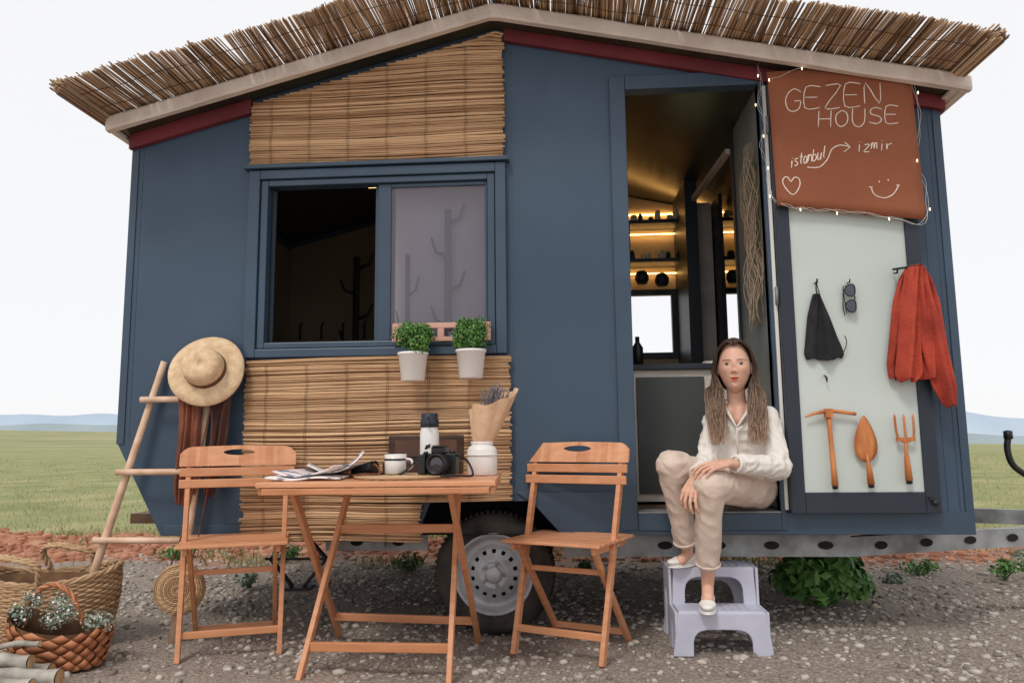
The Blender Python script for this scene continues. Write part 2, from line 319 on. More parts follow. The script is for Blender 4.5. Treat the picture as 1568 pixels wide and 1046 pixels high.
for (x,y,r,h) in ((-2.05,2.0,.15,.14),(-1.9,1.1,.1,.1),(-1.1,1.7,.16,.1),(-.75,1.9,.14,.1),(.1,1.7,.1,.07),(.9,2.0,.14,.1),(2.2,1.6,.16,.1),(2.65,1.5,.14,.12),(3,1.9,.2,.12),(-2.9,2.1,.2,.14),(1.9,1.3,.1,.07)):
    bush("weed",x,y,r,h,170,.035,random.choice([leafm,sagem,leafd]))
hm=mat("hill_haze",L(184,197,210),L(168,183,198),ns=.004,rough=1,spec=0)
hm2=mat("hill_near",L(160,172,176),L(150,164,168),ns=.006,rough=1,spec=0)  # bluish aerial haze is put into both hill colours
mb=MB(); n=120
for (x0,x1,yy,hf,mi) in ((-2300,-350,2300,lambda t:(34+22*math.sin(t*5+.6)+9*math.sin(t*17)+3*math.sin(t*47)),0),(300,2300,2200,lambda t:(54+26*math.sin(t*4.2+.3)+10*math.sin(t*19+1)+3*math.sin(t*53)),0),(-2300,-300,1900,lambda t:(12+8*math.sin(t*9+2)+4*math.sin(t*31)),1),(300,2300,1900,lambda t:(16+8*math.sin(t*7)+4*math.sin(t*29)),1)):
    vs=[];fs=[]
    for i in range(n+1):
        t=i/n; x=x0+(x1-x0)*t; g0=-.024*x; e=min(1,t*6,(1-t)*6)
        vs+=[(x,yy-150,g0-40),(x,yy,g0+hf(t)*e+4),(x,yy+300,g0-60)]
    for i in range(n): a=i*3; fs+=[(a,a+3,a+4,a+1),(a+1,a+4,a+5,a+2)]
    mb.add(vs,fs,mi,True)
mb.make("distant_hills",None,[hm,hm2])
# ============================================================ CAMPER
AP=(-.31,2.88); 
def rz(x): return AP[1]+(x-AP[0])*(.262 if x<AP[0] else -.2153)
camper=empty("camper_trailer",(0,1,.5))
XL,XR,YB=-2.11,1.74,2.1
outer=[(XL,.87),(-1.88,.45),(-.68,.45),(-.62,.60),(-.14,.60),(.0,.45),(XR,.45),(XR,rz(XR)-.02),(AP[0],AP[1]-.02),(XL,rz(XL)-.02)]
holed("front_wall",camper,outer,[[(-1.42,1.31),(-.34,1.31),(-.34,2.11),(-1.42,2.11)],[(.31,.55),(.93,.55),(.93,2.52),(.31,2.52)]],0,.045,navy)
outb=[(XL,.87),(-1.88,.45),(XR,.45),(XR,rz(XR)-.02),(AP[0],AP[1]-.02),(XL,rz(XL)-.02)]
holed("rear_wall",camper,outb,[[(.46,1.46),(.80,1.46),(.80,1.92),(.46,1.92)],[(1.10,1.5),(1.45,1.5),(1.45,1.92),(1.10,1.92)]],YB-.045,.045,navy)
mb=MB()
mb.box(XR-.045,XR-.002,.047,YB-.047,.452,rz(XR)-.03); mb.box(XL+.002,XL+.045,.047,YB-.047,.87,rz(XL)-.03)
mb.add([(XL+.002,.047,.87),(-1.88,.047,.452),(-1.88,YB-.047,.452),(XL+.002,YB-.047,.87),(XL+.045,.047,.87),(-1.85,.047,.49),(-1.85,YB-.047,.49),(XL+.045,YB-.047,.87)],[(0,1,2,3),(7,6,5,4)])
mb.make("side_walls",camper,[navy])
mb=MB(); mb.box(XL+.05,-.70,.05,YB-.05,.50,.545);mb.box(.02,XR-.05,.05,YB-.05,.50,.545);mb.box(-.70,.02,.35,YB-.05,.62,.66);mb.box(-.72,-.70,.05,YB-.05,.5,.66);mb.box(.02,.04,.05,YB-.05,.5,.66); mb.make("floor",camper,[floorm])
mb=MB()
mb.box(.235,.31,-.018,.05,.47,2.585);mb.box(.93,.955,-.018,.05,.47,2.585);mb.box(.31,.93,-.018,.05,2.515,2.585);mb.box(.31,.93,-.02,.05,.47,.545)
mb.make("door_frame",camper,[navyd],bevel=.004)
mb=MB(); mb.box(.312,.93,-.021,.10,.5455,.552); mb.make("door_sill",camper,[galv],bevel=.001)
mb=MB(); 
for x in (XR-.05,XR-.10): mb.box(x,x+.004,-.002,.0,.55,rz(x)-.05)
mb.box(XL+.05,XL+.053,-.0015,0,.9,rz(XL)-.05); mb.box(-.235,-.232,-.0015,0,.65,2.8)
mb.make("panel_seams",camper,[navyd])
mb=MB(); mb.box(XR-.03,XR+.006,-.006,.03,.45,rz(XR)-.06);mb.box(XL-.006,XL+.03,-.006,.03,.87,rz(XL)-.05);mb.box(.225,XR,-.012,-.002,.452,.545); mb.box(-1.86,-.7,-.010,-.002,.452,.50)
mb.prism([(-.15,.585),(-.02,.445),(.22,.445),(.22,.64),(-.23,.64)],-.012,-.002); mb.make("corner_trims",camper,[navyd],bevel=.002)
mb=MB()
def strip(x0,x1,a,b,y0,y1,m=0): 
    xs=[x0]+([AP[0]] if x0<AP[0]<x1 else [])+[x1]
    poly=[(x,rz(x)+a) for x in xs]+[(x,rz(x)+b) for x in reversed(xs)]; mb.prism(poly,y0,y1,m)
strip(-2.15,1.79,-.02,.02,-.11,YB+.12)
mb.make("roof_deck",camper,[ceilm])
mb=MB(); nn=80; vs=[]
for i in range(nn+1):
    x=-2.17+(1.82+2.17)*i/nn; w1=noise.noise((x*4,1,0))*.006; w2=noise.noise((x*4,7,0))*.006
    for (y,zz) in ((-.150,-.026+w2),(-.143,-.036+w2),(-.112,-.036),(-.112,.035),(-.143,.035+w1),(-.150,.025+w1)): vs.append((x,y+w1*.4,rz(x)+zz))
fs=[(i*6+k,i*6+(k+1)%6,(i+1)*6+(k+1)%6,(i+1)*6+k) for i in range(nn) for k in range(6)]+[tuple(range(6)),tuple(nn*6+k for k in reversed(range(6)))]
mb.add(vs,fs,0,False)
mb.box(1.785,1.82,-.112,YB+.1,rz(1.8)-.035,rz(1.8)+.03);mb.box(-2.17,-2.14,-.112,YB+.1,rz(-2.15)-.035,rz(-2.15)+.03)
mb.box(XR+.006,1.785,-.11,YB,rz(1.78)-.033,rz(1.78)-.022);mb.make("roof_trim",camper,[cream])
mb=MB(); strip(XL-.01,-1.51,-.095,-.022,-.03,-.005); strip(-.265,XR+.02,-.085,-.022,-.03,-.005);mb.box(XR+.008,XR+.025,-.005,YB,rz(XR)-.09,rz(XR)-.03);mb.make("red_fascia",camper,[redt])
mb=MB(); strip(-2.16,1.76,.025,.040,-.02,YB+.15); mb.make("thatch_backing",camper,[reedbase])
mb=MB()
x=-2.19; bun=0; lean=0; bz=0; bd=0
while x<1.775:
    if bun<=0: bun=random.randint(10,26); lean=random.uniform(-.016,.016); bz=random.uniform(-.004,.006); bd=random.uniform(-.016,.012); x+=random.choice([0,0,0,.004])
    bun-=1
    for ly in range(3):
        if random.random()<.12: continue
        xx=x+random.uniform(-.004,.004); z=rz(xx)+.050+ly*.009+bz+random.uniform(-.002,.003)+.004*math.sin(x*5); dy=bd+random.uniform(-.010,.010)+ly*.012+.012*math.sin(x*4)
        if random.random()<.04: dy-=random.uniform(.01,.03)
        k=lean+random.uniform(-.009,.009); r=random.uniform(.0024,.0046); y0=-.475+dy
        mb.tube([(xx+k,y0,z-.006),(xx,-.1,z),(xx-k,YB+.3,z)],[r*.85,r,r],5,0)
    x+=random.uniform(.0062,.0086)
for sx in (-2.19,1.77):
    for k in range(80):
        xx=sx+random.uniform(-.02,.02); z=rz(xx)+.052+random.uniform(-.03,.022); r=random.uniform(.0025,.005); mb.tube([(xx+random.uniform(-.02,.02),-.46+random.uniform(-.03,.03),z-.008),(xx,YB+.3,z)],r,5,0)
mb.make("thatch_reeds",camper,[reed])
mb=MB()
for yy in (-.36,-.22): mb.tube([(x,yy,rz(x)+.036+.004*math.sin(x*20)) for x in np.linspace(-2.17,1.76,140)],.0016,4)
mb.make("thatch_wire",camper,[thread])
mb=MB(); strip(XL+.05,XR-.05,-.05,-.03,.05,YB-.05); mb.make("ceiling",camper,[ceilm])
mb=MB(); mb.box(-.02,0.0,.6,YB-.05,.55,2.7); mb.make("interior_partition",camper,[intw])
outi=[(XL+.05,.56),(-.03,.56),(-.03,2.7),(-.31,2.78),(XL+.05,2.33)]
mb=MB(); mb.prism(outi,YB-.07,YB-.05); mb.box(XL+.047,XL+.055,.05,YB-.07,.9,2.3); mb.make("interior_lining",camper,[intd])
holed("kitchen_back_lining",camper,[(0,.56),(XR-.05,.56),(XR-.05,2.38),(0,2.76)],[[(.48,1.48),(.78,1.48),(.78,1.9),(.48,1.9)],[(1.12,1.52),(1.43,1.52),(1.43,1.9),(1.12,1.9)]],YB-.072,.02,intw)
mb=MB()
for (a,b,c_,d) in ((.44,.82,1.44,1.94),(1.08,1.47,1.48,1.94)):
    mb.box(a,a+.04,YB-.1,YB-.073,c_,d);mb.box(b-.04,b,YB-.1,YB-.073,c_,d);mb.box(a+.04,b-.04,YB-.1,YB-.073,c_,c_+.04);mb.box(a+.04,b-.04,YB-.1,YB-.073,d-.04,d)
mb.box(.82,.9,1.5,YB-.073,1.3,2.6); mb.box(1.05,1.075,1.55,YB-.073,1.3,2.5); mb.make("rear_window_frames",camper,[navydk])
mb=MB(); mb.box(.91,1.04,1.75,YB-.073,1.2,2.5);mb.make("kitchen_pillar",camper,[cream])
mb=MB(); mb.box(.952,.975,.05,.62,.553,2.6); mb.make("entrance_panel",camper,[intg])
mb=MB(); mb.box(.978,.99,.62,.66,.55,2.6);mb.box(.94,.976,.622,.66,.55,2.6);mb.make("entrance_post",camper,[navydk])
mb=MB(); mb.bar((.93,.66,2.45),(.85,1.95,2.45),.03,.03); mb.make("ceiling_beam",camper,[cream])
mb=MB()
for z in (2.10,2.38): mb.box(.05,XR-.1,YB-.30,YB-.1,z,z+.025)
mb.box(.46,.48,YB-.29,YB-.1,2.126,2.379)
mb.make("kitchen_shelves",camper,[navydk])
mb=MB(); mb.box(.1,XR-.12,YB-.11,YB-.10,2.054,2.060); mb.box(.1,XR-.12,YB-.11,YB-.10,2.347,2.353); mb.box(.1,XR-.12,YB-.09,YB-.08,2.50,2.508); mb.make("led_strips",camper,[ledm])
mb=MB(); mb.box(-1.25,-.7,1.2,1.21,2.50,2.506); mb.make("lounge_glow_strip",camper,[glowm])  # added strip, put in to give the lounge ceiling a warm glow
mb=MB()
for i in range(16):
    x=.5+i*.062; 
    if .88<x<1.06: continue
    h=random.uniform(.05,.1); r=random.uniform(.016,.026); z=2.405 if i%2 else 2.125; y=YB-.2+random.uniform(-.05,.03)
    mb.lathe([(0.001,0),(r,0),(r,h*.75),(r*.7,h*.85),(r*.75,h),(.001,h)],(x,y,z),12,random.choice([0,1,0]))
    z=2.125 if i%2 else 2.405
    if random.random()<.8: mb.lathe([(0.001,0),(r*1.1,0),(r*1.3,h*.5),(r,h*.8),(.001,h*.82)],(x+.02,y,z),12,random.choice([0,1]))
for x,z in ((.56,1.98),(.7,1.96),(1.2,1.97)):
    mb.lathe([(.001,-.03),(.035,-.03),(.05,0),(.05,.03),(.03,.06),(.001,.065)],(x,YB-.22,z+.01),14,0)
mb.make("kitchen_jars",camper,[navydk,ceramic])
mb=MB(); mb.box(.05,.93,.42,1.0,.56,1.215); mb.make("cabinet",camper,[cream])
mb=MB(); mb.box(.36,.70,.408,.419,.60,1.18); mb.make("cabinet_door",camper,[cabm],bevel=.003)
mb=MB(); mb.box(.03,.95,.395,1.05,1.216,1.245);mb.box(.05,XR-.06,1.5,YB-.1,1.2,1.24); mb.make("countertop",camper,[navydk],bevel=.004)
mb=MB(); mb.box(.05,XR-.06,1.55,YB-.1,.56,1.2);mb.make("rear_cabinet",camper,[cream])
mb=MB(); mb.lathe([(.001,0),(.03,0),(.03,.12),(.012,.15),(.012,.18),(.001,.18)],(.40,.7,1.245),14,0); mb.lathe([(.001,0),(.05,0),(.055,.01),(.05,.02),(.001,.02)],(.8,.7,1.262),14,1); mb.box(.74,.9,.6,.8,1.246,1.26,1); mb.make("counter_items",camper,[black,white])
mb=MB()
for i in range(34):
    x=.915+random.uniform(-.022,.015); y=.16+random.uniform(-.05,.08); z=random.uniform(2.15,2.3); pts=[]
    for k in range(14):
        pts.append((x+.02*math.sin(k*.9+i)+random.uniform(-.006,.006),y+.02*math.cos(k*.8+i*2),z-k*.06))
    mb.tube(catmull(pts,2),.0022,4)
mb.make("dried_vine",camper,[mat("dried_vine_mat",L(190,170,146),L(140,122,102),rough=.9,island=.7,lo=.1,hi=.9)])
mb=MB()
def ctree(x,y,h,lean=0,s=1,z0=.56,zs=1.15):
    mb.tube([(x,y,z0),(x+lean,y,h)],.022*s,8)
    for k in range(7):
        z=zs+k*.17; 
        if z>h-.05: break
        sgn=1 if k%2 else -1; xx=x+lean*(z-z0)/(h-z0); mb.tube([(xx,y,z),(xx+sgn*.08*s,y,z+.03),(xx+sgn*.11*s,y,z+.10)],[.014*s,.012*s,.008*s],6)
ctree(-1.36,1.35,2.08);mb.make("coat_tree",camper,[black])
mb=MB();ctree(-.56,.13,2.0,0,.75,1.25,1.42);ctree(-.76,.13,1.78,0,.5,1.25,1.40); mb.make("coat_tree_small",camper,[mat("coat_tree_grey",L(112,114,140),rough=.6)])
mb=MB(); mb.box(-.83,-.33,.17,.175,1.28,2.13); mb.make("pane_haze_sheet",camper,[mat("pane_haze_lilac",L(224,212,224),L(208,196,210),ns=1.2,rough=.9)])  # added sheet; its lilac stands in for reflection and haze on the pane
mb=MB()
for i in range(6): 
    x=-1.95+i*.16; mb.tube([(x,YB-.1,1.75),(x,YB-.14,1.72),(x,YB-.14,1.62)],.008,5)
mb.make("wall_hooks",camper,[black])
mb=MB(); mb.box(XL+.06,-.8,.9,YB-.1,.56,1.0); mb.make("interior_bench",camper,[cabm],bevel=.02)
mb=MB()
def fr(x0,x1,z0,z1,wl,wr,wt,wb,y0,y1,m=0):
    mb.box(x0,x0+wl,y0,y1,z0,z1,m);mb.box(x1-wr,x1,y0,y1,z0,z1,m);mb.box(x0+wl,x1-wr,y0,y1,z1-wt,z1,m);mb.box(x0+wl,x1-wr,y0,y1,z0,z0+wb,m)
fr(-1.505,-.262,1.265,2.175,.055,.05,.045,.04,-.034,-.001); fr(-1.447,-.315,1.308,2.127,.035,.035,.03,.028,-.022,.05)
mb.make("window_frame",camper,[navyd],bevel=.004)
mb=MB(); fr(-.875,-.352,1.338,2.095,.062,.012,.018,.018,-.004,.02); mb.box(-.895,-.878,.022,.04,1.34,2.095); mb.make("window_sash",camper,[navyd],bevel=.003)
mb=MB(); mb.box(-1.408,-.355,.028,.044,1.335,1.345); mb.box(-1.408,-1.39,.028,.044,1.345,2.09); mb.make("window_track",camper,[navydk])
mb=MB(); mb.box(-.812,-.365,.006,.010,1.357,2.076); mb.make("window_pane",camper,[glass])
mb=MB(); mb.box(-1.53,-.245,-.05,-.001,2.18,2.20); mb.make("window_drip_rail",camper,[navyd],bevel=.003)
mb=MB()
mb.box(.962,1.022,-.068,-.030,.545,2.50);mb.box(1.522,1.585,-.068,-.030,.545,2.50);mb.box(1.022,1.522,-.068,-.030,.545,.635);mb.box(1.022,1.522,-.068,-.030,2.42,2.50)
mb.make("door_leaf_frame",camper,[navydk],bevel=.004)
mb=MB(); mb.box(1.022,1.522,-.056,-.034,.635,2.42); mb.make("door_leaf_panel",camper,[panelm])
mb=MB()
for z in (.75,1.5,2.3): mb.tube([(.955,-.045,z-.04),(.955,-.045,z+.04)],.009,8)
mb.make("door_hinges",camper,[galv])
mb=MB(); mb.box(.945,.959,-.029,-.019,.56,2.5); mb.make("door_seal",camper,[white])
mb=MB(); mb.box(1.53,1.545,-.078,-.069,.60,.615);mb.lathe([(.001,-.02),(.012,-.02),(.012,0)],(1.555,-.066,.59),10,0,Matrix.Rotation(math.pi/2,3,'X')@Matrix.Scale(-1,3,(0,0,1)));mb.make("door_latch",camper,[black])
def wheel(name,x,y,R,sg):
    M=Matrix.Rotation(math.pi/2,3,'X') if sg>0 else Matrix.Rotation(-math.pi/2,3,'X')
    mb=MB(); W=.175; rr=.178
    mb.lathe([(rr,.0),(rr+.012,.006),(R-.035,.008),(R-.012,-.008),(R-.002,-.028),(R,-.05),(R,-W+.05),(R-.01,-W+.01),(rr,-W)],(x,y,R),64,0,M)
    for k in range(64):
        a=2*math.pi*k/64
        for z0,z1 in ((-.03,-.07),(-.08,-.13)):
            p0=M@V((math.cos(a)*(R+.002),math.sin(a)*(R+.002),z0));p1=M@V((math.cos(a+.05)*(R+.002),math.sin(a+.05)*(R+.002),z1)); c0=V((x,y,R)); mb.bar(p0+c0,p1+c0,.013,.008,0,side=(p0-M@V((0,0,z0))))
    mb.make(name+"_tyre",camper,[rubber])
    mb=MB()
    mb.lathe([(rr+.004,.002),(rr+.002,.010),(rr-.008,.008),(rr-.014,-.01),(rr-.02,-.035),(.145,-.05),(.125,-.042),(.115,-.035)],(x,y,R),64,0,M)
    n=14
    mb.lathe([(.082,-.012),(.066,.0),(.058,.004),(.05,-.002),(.036,-.003),(.034,.014),(.03,.018),(.001,.019)],(x,y,R),48,0,M)
    for k in range(n):
        a0=2*math.pi*(k+.30)/n;a1=2*math.pi*(k+.70)/n;a2=2*math.pi*(k+1.30)/n
        seg=[M@V((r*math.cos(a),r*math.sin(a),z))+V((x,y,R)) for a in (a1,(a1+a2)/2,a2) for r,z in ((.082,-.012),(.116,-.035))]
        mb.add(seg,[(0,2,3,1),(2,4,5,3)],0,True)
        for (r0,z0,r1,z1) in ((.082,-.012,.091,-.018),(.108,-.03,.116,-.035)):
            seg=[M@V((r*math.cos(a),r*math.sin(a),z))+V((x,y,R)) for a in (a0,a1) for r,z in ((r0,z0),(r1,z1))]; mb.add(seg,[(0,2,3,1)],0)
    for k in range(5):
        a=2*math.pi*k/5; c0=M@V((math.cos(a)*.05,math.sin(a)*.05,0))+V((x,y,R)); mb.lathe([(.009,0),(.009,.01),(.001,.014)],c0,6,1,M)
    mb.make(name+"_rim",camper,[steel,galv])
    mb=MB(); mb.lathe([(.001,-.06),(.15,-.06)],(x,y,R),32,0,M); mb.make(name+"_brake",camper,[dark])
wheel("front_wheel",-.34,.06,.27,1); wheel("rear_wheel",-.34,YB-.1,.27,-1)
mb=MB(); mb.tube([(-.34,.15,.27),(-.34,YB-.2,.27)],.03,12); mb.make("axle",camper,[galv])
mb=MB(); mb.box(-.70,-.69,.05,.35,.46,.62);mb.box(-.01,.0,.05,.35,.46,.62);mb.box(-.69,-.01,.34,.35,.45,.605);mb.box(-.69,-.01,.05,.35,.605,.62);mb.make("wheel_well",camper,[dark])
def crail(mb,p0,p1,zt,zb):
    p0=V(p0);p1=V(p1); 
    mb.bar((p0.x,p0.y,(zt+zb)/2),(p1.x,p1.y,(zt+zb)/2),.004,zt-zb); mb.bar((p0.x,p0.y+.024,zt-.002),(p1.x,p1.y+.024,zt-.002),.042,.004);mb.bar((p0.x,p0.y+.024,zb+.002),(p1.x,p1.y+.024,zb+.002),.042,.004)
mb=MB(); crail(mb,(-.02,.08,0),(1.25,.08,0),.445,.345); crail(mb,(1.25,.08,0),(3.4,.85,0),.43,.345); crail(mb,(-1.15,.16,0),(-.66,.16,0),.44,.36); crail(mb,(-1.9,YB-.2,0),(1.3,YB-.2,0),.44,.34);crail(mb,(1.3,YB-.2,0),(3.4,.95,0),.43,.345)
for x in (-1.6,-.9,.4,1.15): mb.box(x,x+.04,.13,YB-.23,.38,.44)
mb.make("chassis",camper,[galv])
mb=MB()
def oval(x,y,z,a,b,d):
    pts=[]; 
    for k in range(16): q=2*math.pi*k/16; pts.append((x+a*math.cos(q)*d[0],y+a*math.cos(q)*d[1]-.0035,z+b*math.sin(q)))
    mb.add(pts,[tuple(range(16))])
for i in range(5): oval(.2+i*.235,.078,.395,.034,.018,(1,0))
for i in range(9): oval(1.4+i*.235,.076+(.15+i*.235)*.358,.388,.034,.018,(.94,.337))
for i in range(2): oval(-1.0+i*.2,.158,.40,.03,.018,(1,0))
mb.make("chassis_slots",camper,[dark])
mb=MB(); mb.box(-1.88,XR,.04,YB-.04,.447,.4495); mb.make("underbody",camper,[dark])
mb=MB()
for sg in (-1,1):
    mb.bar((-1.33+sg*.02,.3,.43),(-1.33+sg*.14,.3,.30),.03,.012);mb.bar((-1.33+sg*.14,.3,.30),(-1.33+sg*.03,.3,.17),.03,.012)
mb.bar((-1.5,.3,.30),(-1.16,.3,.30),.012,.012);mb.box(-1.4,-1.26,.25,.35,.155,.17)
mb.tube([(1.28,.25,.44),(1.31,.23,.36),(1.36,.22,.33)],.008,6)
mb.make("stabiliser_jack",camper,[black])
mb=MB()
mb.tube(catmull([(2.25,.6,.86),(2.24,.6,.80),(2.26,.6,.72),(2.33,.6,.66),(2.41,.6,.6)],5),[.016]*21,8); mb.lathe([(.001,.0),(.021,0),(.021,.04),(.001,.045)],(2.25,.6,.85),10)
mb.make("handbrake_grip",camper,[black])
mb=MB(); mb.box(2.35,2.7,.56,.64,.50,.55); mb.tube([(2.5,.6,.45),(2.5,.6,.66)],.025,10); mb.box(2.4,3.0,.5,.72,.432,.46); mb.tube([(2.34,.6,.61),(2.5,.6,.555)],.012,8); mb.make("coupling",camper,[galv],bevel=.004)
# ============================================================ BLINDS
def blind(name,x0,x1,z0,z1,y,cut=None,rag=.008):
    e=empty(name,((x0+x1)/2,y,(z0+z1)/2)); mb=MB(); z=z0; ph=random.uniform(0,6)
    while z<z1:
        r=random.choice([.003,.0035,.004,.005,.006,.007]); z+=r
        a=x0
        if cut:
            a=max(x0,AP[0]+(z-(AP[1]-.05))/.262) 
        b=x1+random.uniform(-rag,rag); a+=random.uniform(-rag,rag)
        if b-a>.05:
            pts=[]; n=10; s=random.uniform(-.005,.005); bow=random.uniform(-.003,.003)
            for i in range(n+1):
                t=i/n; pts.append((a+(b-a)*t,y+random.uniform(-.002,.002),z+s*(t-.5)+bow*math.sin(t*3.14)+.005*math.sin(t*5+z*6+ph)+random.uniform(-.0008,.0008)))
            mb.tube(pts,[r*random.uniform(.88,1.1) for _ in pts],6)
        z+=r*.85
    mb.make("reeds",e,[bamb])
    mb=MB(); 
    if cut: mb.prism([(x0+.01,z0),(x1-.01,z0),(x1-.01,rz(x1)-.06),(AP[0],AP[1]-.06),(x0+.01,rz(x0)-.06)],y+.008,y+.011)
    else: mb.box(x0+.01,x1-.01,y+.008,y+.011,z0,z1)
    mb.make("backing",e,[bambback])
    mb=MB()
    for x in np.arange(x0+.1,x1,.19):
        zt=min(z1,rz(x)-.06) if cut else z1
        for d in (0,.008): mb.tube([(x+d+.003*math.sin(q*40),y-.0085,q) for q in np.arange(z0,zt,.03)],.0008,3)
    mb.make("threads",e,[thread])
blind("bamboo_blind",-1.505,-.268,2.20,2.86,-.028,cut=True)
blind("bamboo_blind",-1.49,-.25,.60,1.255,-.028)
blind("bamboo_blind",-1.49,-.66,.425,.595,-.02,rag=.014)
# ============================================================ SIGN
sign=empty("handwritten_sign",(1.27,-.09,2.2)); mb=MB()
C4=[V((.95,-.095,2.53)),V((1.582,-.092,2.545)),V((1.60,-.095,1.815)),V((.962,-.095,1.90))]
def sg(u,v):
    top=C4[0].lerp(C4[1],u); bot=C4[3].lerp(C4[2],u); p=top.lerp(bot,v); p.y-=.006+.010*math.sin(u*3.14)*math.sin(v*5); return p
n=14; vs=[sg(i/n,j/n) for j in range(n+1) for i in range(n+1)]; fs=[(j*(n+1)+i,j*(n+1)+i+1,(j+1)*(n+1)+i+1,(j+1)*(n+1)+i) for j in range(n) for i in range(n)]
mb.add(vs,fs,0,True); mb.make("board",sign,[signm],solid=.005)
def PX(px,py): return ((px-1172-(py-110)*.075)/214.0,(py-(117-(px-1172)*.055))/(201+(px-1180)*.165))
strokes=[]
GL={'G':[[(1,.15),(.6,0),(.2,.15),(0,.5),(.2,.9),(.6,1),(.95,.85),(1,.55),(.6,.55)]],
'E':[[(1,0),(0,0),(0,1),(1,1)],[(0,.5),(.8,.5)]],'Z':[[(0,0),(1,0),(0,1),(1,1)]],'N':[[(0,1),(0,0),(1,1),(1,0)]],
'H':[[(0,0),(0,1)],[(1,0),(1,1)],[(0,.5),(1,.5)]],'O':[[(.5,0),(.1,.2),(0,.5),(.15,.85),(.5,1),(.9,.8),(1,.45),(.85,.12),(.5,0)]],
'U':[[(0,0),(0,.7),(.3,1),(.7,1),(1,.7),(1,0)]],'S':[[(1,.1),(.5,0),(.1,.15),(.15,.4),(.8,.55),(1,.8),(.6,1),(0,.9)]],
'i':[[(.5,.35),(.5,1)],[(.5,.1),(.55,.15)]],'s':[[(1,.4),(.3,.4),(.2,.6),(.9,.75),(.7,1),(0,1)]],'t':[[(.5,0),(.5,.9),(.9,1)],[(0,.35),(1,.35)]],
'a':[[(.9,.4),(.3,.4),(0,.7),(.3,1),(.8,.9),(.9,.4),(1,1)]],'n':[[(0,.4),(0,1),(.1,.55),(.6,.38),(.9,.6),(1,1)]],'b':[[(0,0),(0,1),(.7,1),(1,.7),(.6,.45),(0,.55)]],
'u':[[(0,.4),(.1,.9),(.5,1),(.9,.8),(1,.4),(1,1)]],'l':[[(.5,0),(.45,.9),(.8,1)]],'z':[[(0,.4),(1,.4),(0,1),(1,1)]],'m':[[(0,.4),(0,1),(.1,.5),(.4,.4),(.5,1),(.6,.5),(.9,.4),(1,1)]],'r':[[(0,.4),(.1,1),(.2,.6),(.9,.4)]]}
def word(t,x,y,w,h,gap,slope=0,k=0):
    for ch in t:
        jy=random.uniform(-1.2,1.2); jh=random.uniform(.94,1.06)
        for s in GL[ch]: strokes.append([(x+a*w+(1-b)*k,y+jy+b*h*jh+slope*(x-1200)) for a,b in s])
        x+=w+gap
word("GEZEN",1199,143,22,33,7.5,-.06,2); word("HOUSE",1248,184,18,25,7,-.09,1)
word("istanbul",1206,247,5.2,17,1.6,-.30,1.5); word("izmir",1304,228,8,16,3,-.05,1)
strokes+= [[(1232,262),(1250,262),(1262,250),(1268,236),(1280,230),(1294,233)],[(1287,226),(1295,233),(1286,240)]]
strokes+= [[(1208,284),(1202,276),(1196,280),(1198,290),(1211,303),(1221,290),(1220,279),(1213,277),(1208,284)]]
strokes+= [[(1326,294),(1331,304),(1345,309),(1358,303),(1365,291)],[(1337,283),(1338,286)],[(1350,281),(1351,284)],[(1323,292),(1328,293)],[(1362,290),(1367,291)]]
mb=MB()
for s in strokes:
    P=[sg(*PX(a,b))+V((0,-.0032,0)) for a,b in s]
    P=catmull(P,3) if len(P)>3 else P
    mb.tube(P,.0027,5)
mb.make("chalk_writing",sign,[chalk])
sl_=empty("string_lights",(1.2,-.1,2.2)); mb=MB(); mb2=MB()
path=[(.93,-.03,2.72),(.925,-.04,2.60),(.935,-.06,2.50),(.915,-.06,2.40),(.94,-.06,2.3),(.915,-.06,2.2),(.94,-.05,2.1),(.935,-.08,2.0),(.96,-.10,1.92),(1.05,-.105,1.885),(1.15,-.11,1.87),(1.3,-.11,1.855),(1.45,-.11,1.825),(1.585,-.11,1.80),(1.61,-.10,1.95),(1.585,-.10,2.1),(1.61,-.10,2.3),(1.58,-.10,2.5)]
pp=catmull(path,6)
for k in (0,1): mb.tube([p+V((.006*math.sin(i*.9+k*3),0,.006*math.cos(i*1.1+k*2))) for i,p in enumerate(pp)],.0007,4)
pq=catmull([(.95,-.10,2.5),(1.0,-.11,2.50),(1.1,-.12,2.535),(1.3,-.12,2.535),(1.5,-.11,2.55)],6); mb.tube(pq,.0007,4)
for i,p in enumerate(pp[::9]+pq[2::10]): 
    q=p+V((random.uniform(-.015,.015),-.006,random.uniform(-.02,-.004))); mb2.lathe([(.0005,-.008),(.0025,-.005),(.003,0),(.002,.005),(.0005,.006)],q,8,0)
mb.make("wire",sl_,[white]); mb2.make("bulbs",sl_,[bulbm])
